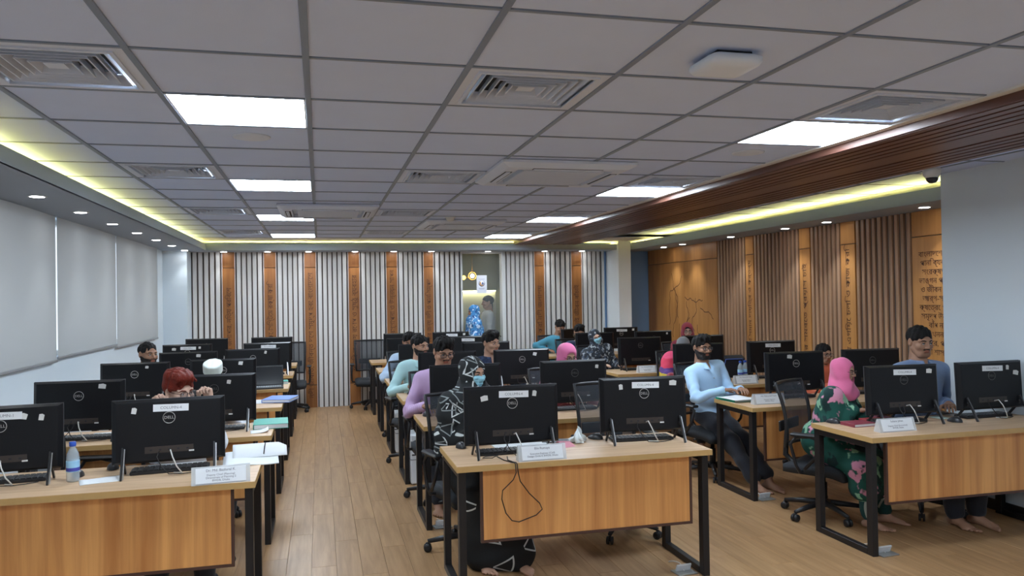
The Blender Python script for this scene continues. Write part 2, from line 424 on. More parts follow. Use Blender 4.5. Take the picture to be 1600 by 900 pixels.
# far wall with the door opening
DX0, DX1 = 2.225, 2.945
wf = MB()
wf.box(LEFT_X - 0.2, DX0, FAR_Y, FAR_Y + 0.12, -0.1, 2.7); wf.box(DX1, 6.2, FAR_Y, FAR_Y + 0.12, -0.1, 2.7); wf.box(DX0, DX1, FAR_Y, FAR_Y + 0.12, SOFFIT_Z - 0.01, 2.7)
wall_far = struct(wf.obj('wall_far', m_bluegrey))
MB().box(-1.88, DX0 - 0.005, FAR_Y - 0.006, FAR_Y - 0.001, 0, SOFFIT_Z).obj('slat_backing', m_slatgap, wall_far)
MB().box(DX1 + 0.005, 4.66, FAR_Y - 0.006, FAR_Y - 0.001, 0, SOFFIT_Z).obj('slat_backing', m_slatgap, wall_far)
MB().box(4.66, 4.70, FAR_Y - 0.06, FAR_Y, 0, SOFFIT_Z).obj('edge_post', m_white, wall_far)
PAN = [(-1.436, -1.244), (-0.833, -0.645), (-0.236, -0.047), (0.433, 0.618), (1.023, 1.21), (1.617, 1.789), (3.467, 3.652), (4.113, 4.308)]
edges = [-1.876] + [v for p in PAN[:6] for v in p] + [DX0]
groups = [(edges[k], edges[k + 1]) for k in range(0, len(edges), 2)]
e2 = [DX1 + 0.03] + [v for p in PAN[6:] for v in p] + [4.655]
groups += [(e2[k], e2[k + 1]) for k in range(0, len(e2), 2)]
sm_ = MB().cbox(-0.028, 0.028, -0.05, 0, 0, SOFFIT_Z, 0.003).mesh('slat', m_slat)
for (a, c) in groups:
    n = max(3, round((c - a - 0.03) / 0.079)); st = (c - a - 0.03) / n
    for k in range(n): place(sm_, 'slat', wall_far, (a + 0.015 + st * (k + 0.5), FAR_Y - 0.004, 0))
tz = [1.72, 1.70, 1.42, 1.55, 1.72, 1.62, 1.60, 1.65]
for k, (a, c) in enumerate(PAN):
    for z0, z1 in ((0.0, 0.345), (0.353, 2.168), (2.176, SOFFIT_Z)):
        o = MB().cbox(a + 0.008, c - 0.008, FAR_Y - 0.035, FAR_Y - 0.004, z0, z1, 0.003).obj('wood_panel', m_panel, wall_far)
    for X in (a, c - 0.008): MB().box(X, X + 0.008, FAR_Y - 0.045, FAR_Y - 0.004, 0, SOFFIT_Z).obj('panel_edging', m_edge, wall_far)
    me = TEXTS[('far', k)]; Ls = max(v.co.x for v in me.vertices) - min(v.co.x for v in me.vertices)
    want = [1.05, 1.1, 1.95, 1.5, 1.35, 1.05, 1.1, 1.0][k]
    letter(('far', k), m_ink, wall_far, TR((a + c) / 2 + 0.005, FAR_Y - 0.0365, [1.35, 1.4, 1.12, 1.3, 1.45, 1.45, 1.3, 1.35][k]) @ RX(PI / 2) @ RZ(PI / 2) @ Matrix.Diagonal((want / Ls, 1, 1, 1)))
# column in the far right corner
MB().cbox(4.757, 4.975, 11.925, FAR_Y, 0, 2.56, 0.004).obj('column', mat('column_paint', (0.86, 0.90, 0.92), 0.7), wall_far)
struct(MB().box(4.70, 4.757, FAR_Y - 0.012, FAR_Y, 0, 0.09).obj('baseboard_far', m_blkboard))

# door: glass leaf in white frame, poster, lobby behind
door = struct(MB().box(DX0 + 0.03, DX1 - 0.03, FAR_Y + 0.03, FAR_Y + 0.042, 0.02, SOFFIT_Z - 0.03).obj('door_1', seethrough('door_glass', (0.7, 0.75, 0.75), 0.93, 0.02)))
fr = MB()
fr.box(DX0, DX0 + 0.03, FAR_Y - 0.06, FAR_Y + 0.13, 0, SOFFIT_Z); fr.box(DX1 - 0.03, DX1 + 0.03, FAR_Y - 0.06, FAR_Y + 0.13, 0, SOFFIT_Z); fr.box(DX0, DX1, FAR_Y - 0.02, FAR_Y + 0.13, SOFFIT_Z - 0.03, SOFFIT_Z)
fr.obj('door_frame', m_white, door)
hd = MB().tube([(DX0 + 0.09, FAR_Y - 0.03, 0.95), (DX0 + 0.09, FAR_Y - 0.03, 1.3)], 0.012); hd.box(DX0 + 0.085, DX0 + 0.095, FAR_Y - 0.03, FAR_Y + 0.03, 1.0, 1.01); hd.box(DX0 + 0.085, DX0 + 0.095, FAR_Y - 0.03, FAR_Y + 0.03, 1.24, 1.25)
hd.obj('door_handle', mat('steel', (0.6, 0.6, 0.6), 0.25, 1.0), door)
po = thing('poster', (2.59, FAR_Y + 0.028, 1.88), 0, 'white paper poster with round orange and blue emblem taped to glass door', 'poster')
MB().box(-0.086, 0.086, -0.001, 0, -0.148, 0.148).obj('sheet', mat('poster_paper', (0.78, 0.80, 0.88), 0.7), po)
em = MB()
for k, (rr, c0) in enumerate(((0.052, 0), (0.046, 1))): em.lathe([(rr, 0), (rr, 0.0006 * (k + 1))], 28, c0, TR(0, -0.001, 0.015) @ RX(PI / 2))
em.add([(-0.038, -0.0026, -0.005), (-0.01, -0.0026, -0.005), (-0.014, -0.0026, 0.045), (-0.03, -0.0026, 0.03)], [(0, 1, 2, 3)], 2)
em.add([(0.0, -0.0026, -0.008), (0.034, -0.0026, 0.0), (0.02, -0.0026, 0.045), (0.008, -0.0026, 0.03)], [(0, 1, 2, 3)], 3)
em.add([(-0.03, -0.0026, -0.022), (0.03, -0.0026, -0.022), (0.02, -0.0026, -0.008), (-0.028, -0.0026, -0.01)], [(0, 1, 2, 3)], 2)
em.obj('emblem', [mat('emblem_ring', (0.25, 0.27, 0.5), 0.6), mat('emblem_white', (0.8, 0.8, 0.82), 0.6), mat('emblem_orange', (0.75, 0.35, 0.08), 0.6), mat('emblem_blue', (0.06, 0.10, 0.30), 0.6)], po)
for z, w in ((-0.065, 0.05), (-0.082, 0.04), (0.085, 0.05)): MB().box(-w, w, -0.0018, -0.001, z - 0.003, z + 0.003).obj('caption_line', mat('caption_ink', (0.3, 0.32, 0.45), 0.7), po)
# lobby
lob = mat('lobby_wall', (0.52, 0.53, 0.36), 0.8)
lw = MB()
lw.box(0.8, 5.2, 15.2, 15.3, 0, 2.7); lw.box(0.7, 0.8, FAR_Y + 0.12, 15.3, 0, 2.7); lw.box(5.2, 5.3, FAR_Y + 0.12, 15.3, 0, 2.7); lw.box(0.7, 5.3, FAR_Y + 0.12, 15.3, 2.6, 2.7)
wall_lobby = struct(lw.obj('wall_lobby', lob))
MB().box(0.8, 3.42, 15.0, 15.2, 1.80, 2.6).obj('bulkhead', mat('lobby_bulkhead', (0.40, 0.42, 0.30), 0.8), wall_lobby)
MB().box(0.8, 3.42, 15.17, 15.2, 0, 1.80).obj('white_panel', mat('lobby_panel', (0.62, 0.62, 0.52), 0.6), wall_lobby)
tag(MB().box(0.9, 3.40, 15.10, 15.13, 1.785, 1.798).obj('led_strip', emitter('lobby_led', (1.0, 0.95, 0.55), 9.0)), 'pale yellow LED strip under the lobby bulkhead behind the glass door', 'light strip')
lt = thing('lobby_lamp', (2.36, 13.4, 2.57), 0, 'flat white ceiling lamp in the lobby behind the glass door', 'ceiling lamp')
MB().cbox(-0.16, 0.16, -0.05, 0.05, 0, 0.03, 0.004).obj('housing', m_black, lt)
MB().box(-0.14, 0.14, -0.04, 0.04, -0.004, 0.0).obj('diffuser', emitter('lobby_lens', (1, 0.97, 0.9), 40.0), lt)
pend = thing('pendant_lamp', (2.66, 14.0, 2.03), 0, 'brass ring pendant with two glowing globe bulbs behind the glass door', 'pendant lamp')
brass = mat('brass', (0.65, 0.38, 0.10), 0.3, 1.0)
MB().tube([(0.06 + 0.075 * math.cos(t), 0, 0.03 + 0.075 * math.sin(t)) for t in np.linspace(0, 2 * PI, 25)[:-1]], 0.009, 8, closed=True).obj('ring', brass, pend)
MB().tube([(-0.1, 0, 0), (0.14, 0, 0)], 0.007).tube([(0.06, 0, 0.1), (0.06, 0, 0.57)], 0.004).obj('rod', brass, pend)
MB().lathe([(0.001, -0.04), (0.028, -0.028), (0.04, 0), (0.028, 0.028), (0.001, 0.04)], 16, 0, TR(0.06, -0.01, 0.03)).obj('globe', emitter('globe_white', (1, 0.8, 0.45), 12), pend)
MB().lathe([(0.001, -0.04), (0.028, -0.028), (0.04, 0), (0.028, 0.028), (0.001, 0.04)], 16, 0, TR(-0.1, 0, 0)).obj('globe', emitter('globe_amber', (1, 0.62, 0.08), 4), pend)
fr_ = thing('wall_frame', (3.27, 15.1, 1.32), 0, 'dark framed noticeboard on the white lobby wall', 'noticeboard')
MB().cbox(-0.07, 0.07, 0, 0.06, -0.32, 0.32, 0.005).obj('frame', m_black, fr_)
MB().box(-0.05, 0.05, -0.003, 0.0, -0.29, 0.29).obj('board', mat('board_grey', (0.25, 0.25, 0.24), 0.6), fr_)

# right side: near wall, brown panelled niche wall
wr = MB()
wr.box(PILLAR_X, 6.2, FLOOR_Y0, PILLAR_Y, -0.1, 2.7); wr.box(RIGHT_X + 0.03, 6.2, PILLAR_Y, FAR_Y, -0.1, 2.7)
wall_right = struct(wr.obj('wall_right', m_wall))
struct(MB().box(PILLAR_X - 0.012, PILLAR_X, FLOOR_Y0, PILLAR_Y, 0, 0.08).obj('baseboard_right', m_blkboard))
MB().box(RIGHT_X + 0.022, RIGHT_X + 0.03, PILLAR_Y, FAR_Y, 0, SOFFIT_Z).obj('slat_backing', m_slatgap, wall_right)
def rpanel(y0, y1, m=m_panel2, prot=0.0):
    for z0, z1 in ((0.0, 0.345), (0.353, 2.168), (2.176, SOFFIT_Z)):
        MB().cbox(RIGHT_X - prot, RIGHT_X + 0.03, y0 + 0.004, y1 - 0.004, z0, z1, 0.003).obj('wood_panel', m, wall_right)
rs = MB().cbox(-0.03, 0, -0.021, 0.021, 0, SOFFIT_Z, 0.003).mesh('slat', m_slat2)
def rslats(y0, y1):
    n = max(3, round((y1 - y0) / 0.082)); st = (y1 - y0) / n
    for k in range(n): place(rs, 'slat', wall_right, (RIGHT_X + 0.028, y0 + st * (k + 0.5), 0))
RYS = [11.84, 10.07, 9.31, 9.11, 8.11, 7.90, 7.36, 7.12, 6.31, 5.24]
rpanel(10.07, 12.48); rslats(9.31, 10.07); rpanel(9.11, 9.31); rslats(8.11, 9.11); rpanel(7.90, 8.11); rslats(7.36, 7.90); rpanel(7.12, 7.36); rslats(6.31, 7.12); rpanel(5.24, 6.31)
for k, (y0, y1, zc, want) in enumerate(((9.11, 9.31, 1.35, 1.5), (7.90, 8.11, 1.4, 1.2), (7.12, 7.36, 1.35, 1.6))):
    me = TEXTS[('right', k)]; Ls = max(v.co.x for v in me.vertices) - min(v.co.x for v in me.vertices)
    letter(('right', k), m_ink, wall_right, TR(RIGHT_X - 0.002, (y0 + y1) / 2, zc) @ RZ(-PI / 2) @ RX(PI / 2) @ RZ(PI / 2) @ Matrix.Diagonal((want / Ls, 1, 1, 1)))
for k in range(len(BT)):
    letter(('block', k), m_ink, wall_right, TR(RIGHT_X - 0.002, 6.22 - (0.11 if k == 8 else 0.02 * (k % 3)), 2.0 - 0.083 * k) @ RZ(-PI / 2) @ RX(PI / 2))
# engraved line drawing of a map on the flat panel
eng = MB()
rnd = random.Random(3)
def scribble(y0, z0, n, step, bias):
    p = [(y0, z0)]; a = bias
    for _ in range(n):
        a += rnd.uniform(-0.9, 0.9); a = a * 0.8 + bias * 0.2
        p.append((p[-1][0] + step * math.cos(a), p[-1][1] + step * math.sin(a)))
    for (ya, za), (yb, zb) in zip(p, p[1:]):
        d = math.hypot(yb - ya, zb - za); ny, nz = -(zb - za) / d * 0.006, (yb - ya) / d * 0.006
        X = RIGHT_X - 0.0008
        eng.add([(X, ya + ny, za + nz), (X, yb + ny, zb + nz), (X, yb - ny, zb - nz), (X, ya - ny, za - nz)], [(0, 1, 2, 3)])
for (y0, z0, n, bias) in ((11.55, 2.0, 26, -PI / 2), (11.2, 1.95, 24, -PI / 2), (11.5, 1.75, 12, PI), (11.1, 1.62, 14, PI), (10.75, 1.6, 14, -PI / 2), (11.05, 1.55, 20, -PI / 2), (10.95, 1.3, 14, -1.2), (10.7, 1.2, 12, -1.9), (11.3, 1.2, 12, -1.3), (10.6, 1.45, 10, -2.4)):
    scribble(y0, z0, n, 0.045, bias)
eng.obj('engraved_map', m_ink, wall_right)
# wall behind the camera
struct(MB().box(LEFT_X - 0.3, 6.2, FLOOR_Y0 - 0.15, FLOOR_Y0, -0.1, 2.7).obj('wall_back', m_wall))
# ------------------------------------------------------------------ ceiling fixtures
lp_frame = MB()
for a in ((-0.292, 0.292, -0.292, -0.280), (-0.292, 0.292, 0.280, 0.292), (-0.292, -0.280, -0.280, 0.280), (0.280, 0.292, -0.280, 0.280)): lp_frame.box(*a, -0.004, 0.012)
lp_frame = lp_frame.mesh('frame', m_white)
lp_lens = MB().box(-0.281, 0.281, -0.281, 0.281, 0.0, 0.008).mesh('diffuser', m_led)
for (i, j) in LIGHTS:
    t = thing('ceiling_light', (-0.63807 + 0.6 * i + 0.3, ROW(j) + 0.3, CEIL_Z), 0, 'square glowing LED panel in the ceiling line ' + ('above the window-side desks' if i == 0 else 'beside the dark wood beam'), 'ceiling light', 'LED panels ' + ('above the window-side desks' if i == 0 else 'beside the wood beam'))
    place(lp_frame, 'frame', t); place(lp_lens, 'diffuser', t)
# four-way air diffusers
m_vent = mat('vent_white', (0.64, 0.70, 0.82), 0.55)
m_dark = mat('vent_dark', (0.02, 0.022, 0.028), 0.8)
dplate = MB()
for a in ((-0.293, 0.293, -0.293, -0.235), (-0.293, 0.293, 0.235, 0.293), (-0.293, -0.235, -0.235, 0.235), (0.235, 0.293, -0.235, 0.235)): dplate.box(*a, -0.003, 0.006)
for a in ((-0.25, 0.25, -0.25, -0.235), (-0.25, 0.25, 0.235, 0.25), (-0.25, -0.235, -0.235, 0.235), (0.235, 0.25, -0.235, 0.235)): dplate.box(*a, -0.010, 0.003)
dplate = dplate.mesh('face_plate', m_vent)
dback = MB().box(-0.24, 0.24, -0.24, 0.24, 0.05, 0.06).mesh('duct', m_dark)
def square_vane(r):
    """sloping square ring, lower edge flared outwards"""
    vs = []
    for (q, z) in ((r, -0.004), (r - 0.014, 0.036), (r - 0.011, 0.036), (r + 0.005, -0.004)):
        vs += [(-q, -q, z), (q, -q, z), (q, q, z), (-q, q, z)]
    fs = []
    for a in range(4):
        b = (a + 1) % 4
        for k in range(4):
            fs.append((a * 4 + k, a * 4 + (k + 1) % 4, b * 4 + (k + 1) % 4, b * 4 + k))
    return MB().add(vs, fs).mesh('vane', m_vent)
vanes = [square_vane(r) for r in (0.212, 0.176, 0.140, 0.104, 0.070)]
vcore = MB().add([(-0.036, -0.036, 0.004), (0.036, -0.036, 0.004), (0.036, 0.036, 0.004), (-0.036, 0.036, 0.004), (-0.015, -0.015, 0.03), (0.015, -0.015, 0.03), (0.015, 0.015, 0.03), (-0.015, 0.015, 0.03)], [(3, 2, 1, 0), (0, 1, 5, 4), (1, 2, 6, 5), (2, 3, 7, 6), (3, 0, 4, 7), (4, 5, 6, 7)]).mesh('core', m_vent)
for (i, j) in DIFF:
    if j < 0: continue
    t = thing('air_diffuser', (-0.63807 + 0.6 * i + 0.3, ROW(j) + 0.3, CEIL_Z), 0, 'square four-way air diffuser with nested vanes ' + {-1: 'beside the yellow window cove', 2: 'above the middle desks', 5: 'beside the dark wood beam'}[i], 'air vent', 'air diffusers ' + {-1: 'beside the window cove', 2: 'above the middle desks', 5: 'beside the wood beam'}[i])
    place(dplate, 'face_plate', t); place(dback, 'duct', t); place(vcore, 'core', t)
    for v in vanes: place(v, 'vane', t)
# cassette air conditioners
def cassette(x, y, label):
    t = thing('cassette_air_conditioner', (x, y, CEIL_Z - 0.006), 0, label, 'air conditioner', 'cassette air conditioners in the ceiling')
    p = MB(); o, q, zl = 0.46, 0.33, -0.045
    vs = [(-o, -o, -0.018), (o, -o, -0.018), (o, o, -0.018), (-o, o, -0.018), (-o + 0.05, -o + 0.05, zl), (o - 0.05, -o + 0.05, zl), (o - 0.05, o - 0.05, zl), (-o + 0.05, o - 0.05, zl), (-q, -q, zl), (q, -q, zl), (q, q, zl), (-q, q, zl), (-o, -o, 0), (o, -o, 0), (o, o, 0), (-o, o, 0), (-q, -q, -0.01), (q, -q, -0.01), (q, q, -0.01), (-q, q, -0.01)]
    fs = []
    for a in range(4):
        b = (a + 1) % 4
        fs += [(a, 4 + a, 4 + b, b), (4 + a, 8 + a, 8 + b, 4 + b), (12 + a, a, b, 12 + b), (8 + a, 16 + a, 16 + b, 8 + b)]
    fs += [(16, 17, 18, 19)]
    p.add(vs, fs); p.obj('panel', m_vent, t)
    MB().cbox(-0.285, 0.285, -0.285, 0.285, -0.047, -0.012, 0.004).obj('intake_grille', mat('ac_grille', (0.56, 0.63, 0.76), 0.6), t)
    for k in range(4):
        M = RZ(k * PI / 2)
        MB().box(-0.24, 0.24, -0.395, -0.345, -0.0465, -0.044, 0, M).obj('air_slot', m_dark, t)
        MB().box(-0.235, 0.235, -0.386, -0.358, -0.052, -0.046, 0, M @ TR(0, 0, 0)).obj('flap', m_vent, t)
    return t
cassette(1.60, 5.24, 'white cassette air conditioner above the desk with the crumpled tissue')
cassette(0.09, 7.75, 'white cassette air conditioner overlapping a glowing LED panel')
cassette(1.62, 9.05, 'white cassette air conditioner with a small detector beside it')
# small ceiling things
t = thing('smoke_detector', (1.40, 8.42, CEIL_Z), 0, 'small white dome detector on the ceiling beside a cassette air conditioner', 'smoke detector')
MB().lathe([(0.001, -0.045), (0.03, -0.042), (0.045, -0.025), (0.05, 0)], 20).obj('dome', m_white, t)
MB().lathe([(0.06, -0.006), (0.062, 0)], 20).obj('base', m_white, t)
for (x, y, lb) in ((-0.344, 4.36, 'round flush white ceiling speaker between the window-side LED panels'), (2.62, 4.36, 'round flush white ceiling speaker next to the wood-clad beam')):
    t = thing('ceiling_speaker', (x, y, CEIL_Z), 0, lb, 'speaker')
    MB().lathe([(0.10, 0), (0.098, -0.006), (0.085, -0.008)], 28).obj('rim', m_vent, t)
    MB().lathe([(0.084, -0.004), (0.06, -0.009), (0.001, -0.011)][::-1], 28).obj('grille', m_vent, t)
t = thing('wireless_access_point', (1.475, 2.60, CEIL_Z - 0.001), 0, 'white square wireless access point fixed under the ceiling', 'access point')
ap = MB(); r, h = 0.105, 0.06
pts = []
for k in range(4):
    for a in range(5):
        th = k * PI / 2 + a * PI / 8; cx, cy = ((1, 1), (-1, 1), (-1, -1), (1, -1))[k]
        pts.append((cx * (r - 0.03) + 0.03 * math.cos(th), cy * (r - 0.03) + 0.03 * math.sin(th)))
n = len(pts); vs = []
for (s, z) in ((0.82, -0.012), (1.0, -0.022), (1.0, -0.038), (0.9, -0.052), (0.55, -0.058)): vs += [(x * s, y * s, z) for x, y in pts]
fs = [tuple(range(n))]
for a in range(4):
    for k in range(n): fs.append((a * n + (k + 1) % n, a * n + k, (a + 1) * n + k, (a + 1) * n + (k + 1) % n))
fs.append(tuple(4 * n + k for k in range(n - 1, -1, -1)))
ap.add(vs, fs, 0, True); ap.obj('housing', mat('ap_white', (0.72, 0.80, 0.92), 0.45), t)
MB().box(-0.07, 0.07, -0.07, 0.07, -0.013, 0.002).obj('mount_plate', m_dark, t)
t = thing('dome_camera', (4.62, 5.05, RB_Z), 0, 'white dome security camera on the ceiling beside the pale wall', 'security camera')
MB().lathe([(0.062, 0), (0.066, -0.02), (0.06, -0.055), (0.045, -0.075)], 24).obj('housing', m_white, t)
MB().lathe([(0.045, -0.072), (0.042, -0.095), (0.025, -0.112), (0.001, -0.118)][::-1], 24).obj('lens_dome', mat('dark_dome', (0.03, 0.03, 0.035), 0.1), t)
# recessed downlights
ring = MB().lathe([(0.062, 0.0), (0.060, -0.004), (0.046, -0.004)], 20).mesh('trim_ring', m_white)
lens = MB().lathe([(0.045, -0.005), (0.040, -0.0065), (0.001, -0.007)][::-1], 20).mesh('lens', m_downlens)
spotd = bpy.data.lights.new('downlight_spot', 'SPOT'); spotd.energy = SPOT_W; spotd.spot_size = 1.45; spotd.spot_blend = 0.75; spotd.shadow_soft_size = 0.04; spotd.color = (0.92, 0.97, 1.0)
spotd2 = spotd.copy(); spotd2.energy = SPOT_W * 0.42
def downlight(x, y, label, group, lamp=spotd2):
    t = thing('downlight', (x, y, SOFFIT_Z), 0, label, 'downlight', group)
    place(ring, 'trim_ring', t); place(lens, 'lens', t)
    s = bpy.data.objects.new('lamp', lamp); COL.objects.link(s); s.parent = t; s.location = (0, 0, -0.012)
for k in range(-1, 8): downlight(-1.878, 4.96 + 1.0 * k, 'small round downlight in the soffit above the window blinds', 'downlights above the window blinds')
for X in (-1.39, -0.76, -0.16, 0.54, 1.14, 1.74, 2.66, 3.62, 4.27): downlight(X, 12.33, 'small round downlight in the soffit above the pale slatted end wall', 'downlights above the slatted wall')
for Y in (5.89, 7.28, 8.05, 9.29, 10.70, 11.36): downlight(5.30, Y, 'small round downlight in the soffit above the brown panelled wall', 'downlights above the panelled wall', spotd)
# ------------------------------------------------------------------ roller blinds
def blind_mat():
    m = bpy.data.materials.new('blind_fabric'); m.use_nodes = True; nt = m.node_tree
    b = nt.nodes['Principled BSDF']; b.inputs['Base Color'].default_value = (0.43, 0.45, 0.46, 1); b.inputs['Roughness'].default_value = 0.9
    tr = nt.nodes.new('ShaderNodeBsdfTranslucent'); tr.inputs[0].default_value = (0.62, 0.58, 0.52, 1)
    mx = nt.nodes.new('ShaderNodeMixShader'); mx.inputs[0].default_value = 0.20
    o = nt.nodes['Material Output']
    nt.links.new(b.outputs[0], mx.inputs[1]); nt.links.new(tr.outputs[0], mx.inputs[2]); nt.links.new(mx.outputs[0], o.inputs[0])
    w = nt.nodes.new('ShaderNodeTexNoise'); w.inputs['Scale'].default_value = 400
    bp = nt.nodes.new('ShaderNodeBump'); bp.inputs['Strength'].default_value = 0.1
    tc = nt.nodes.new('ShaderNodeTexCoord'); nt.links.new(tc.outputs['Object'], w.inputs['Vector'])
    nt.links.new(w.outputs['Fac'], bp.inputs['Height']); nt.links.new(bp.outputs['Normal'], b.inputs['Normal'])
    return m
m_blind = blind_mat(); m_bar = mat('blind_bar', (0.26, 0.27, 0.28), 0.5)
LB = ['', 'beige roller blind whose bottom bar hangs level, second from the one in full view by the front desks', 'beige roller blind beside the front window-side desks', 'beige roller blind between two others, its bottom bar slightly higher', 'beige roller blind nearest the slatted end wall']
for n, (y0, y1, zb) in enumerate(((1.2, 3.25, 1.18), (3.25, 5.3, 1.18), (5.3, 7.34, 1.178), (7.34, 9.34, 1.199), (9.34, 11.56, 1.17))):
    if n < 2: continue
    t = thing('roller_blind', (-2.17, (y0 + y1) / 2, zb), 0, LB[n], 'blind', 'roller blinds along the window wall')
    hw = (y1 - y0) / 2 - 0.011
    MB().sheet(lambda u, v: (0.004 * math.sin(u * 9 + n), -hw + 2 * hw * u, 0.02 + v * (SOFFIT_Z + 0.02 - zb - 0.02)), 24, 4).obj('fabric', m_blind, t)
    MB().cbox(-0.008, 0.008, -hw, hw, 0, 0.024, 0.004).obj('bottom_bar', m_bar, t)
for n in (0, 1):
    y0, y1 = ((1.2, 3.25), (3.25, 5.3))[n]
    t = thing('roller_blind', (-2.17, (y0 + y1) / 2, 1.18), 0, 'beige roller blind covering a window beside the space before the front desks', 'blind', 'roller blinds along the window wall')
    hw = (y1 - y0) / 2 - 0.011
    MB().sheet(lambda u, v: (0.004 * math.sin(u * 9), -hw + 2 * hw * u, 0.02 + v * (SOFFIT_Z - 1.18)), 12, 2).obj('fabric', m_blind, t)
    MB().cbox(-0.008, 0.008, -hw, hw, 0, 0.024, 0.004).obj('bottom_bar', m_bar, t)
# ------------------------------------------------------------------ desks
m_oak = wood('desk_oak', (0.50, 0.32, 0.185), (0.66, 0.46, 0.29), (1.6, 34, 34), 0.42)
m_edgeband = mat('desk_edge', (0.56, 0.35, 0.13), 0.5, vary=0.15, vscale=20)
m_front = wood('modesty_laminate', (0.50, 0.20, 0.058), (0.80, 0.40, 0.135), (13, 13, 0.5), 0.42, rnd=0.05)
m_frontedge = mat('modesty_edge', (0.075, 0.032, 0.022), 0.5)
DESK_Y = [4.17, 5.55, 6.98, 8.42, 9.86, 11.30]
ORD = ['sixth', 'fifth', 'fourth', 'third', 'second', 'first']
COLS = {'window-side': (-1.84, -0.335), 'middle': (0.71, 2.23), 'panel-side': (3.33, 5.10)}
def build_desk(W):
    root = thing('office_desk', (0, 0, 0))
    top = MB(); top.cbox(0, W, 0, 0.62, 0.717, 0.75, 0.002)
    for k in range(len(top.f)): pass
    top.obj('desk_top', m_oak, root)
    eb = MB().box(-0.001, W + 0.001, -0.002, 0.001, 0.7175, 0.7495); eb.obj('edge_band', m_edgeband, root)
    MB().box(-0.002, 0.001, 0, 0.62, 0.7175, 0.7495).obj('edge_band', m_edgeband, root); MB().box(W - 0.001, W + 0.002, 0, 0.62, 0.7175, 0.7495).obj('edge_band', m_edgeband, root)
    for x0 in (0.012, W - 0.052):
        for y0 in (0.03, 0.555): MB().cbox(x0, x0 + 0.04, y0, y0 + 0.055, 0, 0.717, 0.002).obj('leg', m_black, root)
        MB().cbox(x0, x0 + 0.04, 0.085, 0.555, 0, 0.04, 0.002).obj('foot_bar', m_black, root)
        MB().cbox(x0, x0 + 0.04, 0.085, 0.555, 0.677, 0.717, 0.002).obj('top_bar', m_black, root)
    MB().cbox(0.052, W - 0.052, 0.30, 0.34, 0.677, 0.717, 0.002).obj('cross_rail', m_black, root)
    p = MB().cbox(0.152, W - 0.122, 0.055, 0.073, 0.325, 0.716, 0.001).obj('modesty_panel', m_front, root)
    for a in ((0.137, 0.152, 0.31, 0.716), (W - 0.122, W - 0.107, 0.31, 0.716), (0.152, W - 0.122, 0.31, 0.325)):
        MB().box(a[0], a[1], 0.052, 0.075, a[2], a[3]).obj('panel_edging', m_frontedge, p)
    return root
protos = {}
desks = {}
for cname, (x0, x1) in COLS.items():
    for r in range(6):
        W = x1 - x0
        if cname == 'panel-side' and r == 0: W = 4.92 - x0
        if cname == 'panel-side' and r == 5: W = 4.97 - x0
        k = round(W, 3)
        if k not in protos: d = protos[k] = build_desk(W)
        else: d = copy_tree(protos[k])
        d.location = (x0, DESK_Y[r], 0)
        tag(d, 'oak desk with black frame, %s %s desk from the slatted end wall' % (ORD[r], cname), 'desk', '%s desks' % cname)
        desks[(cname, r)] = d
# ------------------------------------------------------------------ all-in-one computers, backs to the aisle end
m_shell = mat('computer_shell', (0.006, 0.006, 0.0075), 0.38, spec=0.28)
m_shell2 = mat('computer_bezel', (0.06, 0.063, 0.07), 0.4)
m_screen = mat('dark_screen', (0.008, 0.009, 0.011), 0.12)
m_port = mat('port_strip', (0.035, 0.025, 0.02), 0.4)
m_logo = mat('logo_silver', (0.55, 0.54, 0.52), 0.35, 0.6)
m_logo_dim = mat('logo_dim', (0.12, 0.12, 0.12), 0.4, 0.6)
m_paper = mat('paper', (0.72, 0.74, 0.76), 0.8)
m_tape = mat('paper_tape', (0.62, 0.62, 0.60), 0.8)
m_txt = mat('print_grey', (0.16, 0.16, 0.19), 0.8)
m_cablew = mat('cable_white', (0.62, 0.60, 0.57), 0.5)
m_cableb = mat('cable_black', (0.012, 0.010, 0.010), 0.55)
CW, CZ0, CZ1 = 0.56, 0.065, 0.40
def shell_mesh():
    b = MB(); h = CW / 2; zc = (CZ0 + CZ1) / 2; hz = (CZ1 - CZ0) / 2
    rings = [(h, hz, 0.010), (h, hz, -0.004), (h - 0.002, hz - 0.002, -0.007), (h - 0.022, hz - 0.012, -0.0255), (h - 0.028, hz - 0.018, -0.026)]
    vs = []
    for (a, c, y) in rings: vs += [(-a, y, zc - c), (a, y, zc - c), (a, y, zc + c), (-a, y, zc + c)]
    fs = [(3, 2, 1, 0)]
    for r in range(len(rings) - 1):
        for k in range(4): fs.append((r * 4 + k, r * 4 + (k + 1) % 4, r * 4 + 4 + (k + 1) % 4, r * 4 + 4 + k))
    e = (len(rings) - 1) * 4; fs.append((e, e + 1, e + 2, e + 3))
    return b.add(vs, fs).mesh('housing', m_shell)
me_shell = shell_mesh()
me_bezel = MB().cbox(-CW / 2 - 0.001, CW / 2 + 0.001, 0.008, 0.013, CZ0, CZ1 + 0.002, 0.001).mesh('bezel', m_shell2)
me_screen = MB().box(-CW / 2 + 0.008, CW / 2 - 0.008, 0.0125, 0.0138, CZ0 + 0.02, CZ1 - 0.008).mesh('screen', m_screen)
def strut(p, q, w=0.016, d=0.007):
    P, Q = Vector(p), Vector(q); L = (Q - P).length
    M = TR(*p) @ (Q - P).to_track_quat('Z', 'X').to_matrix().to_4x4()
    return MB().cbox(-w / 2, w / 2, -d / 2, d / 2, 0, L, 0.002, 0, M)
me_fstrut = strut((0, -0.028, 0.155), (0, -0.115, 0.0), 0.018, 0.010).mesh('front_strut', mat('stand_metal', (0.025, 0.025, 0.028), 0.3, 0.3))
me_bstrut = strut((0, -0.035, 0.12), (0, 0.075, 0.0), 0.018, 0.010).mesh('rear_strut', MATS['stand_metal'])
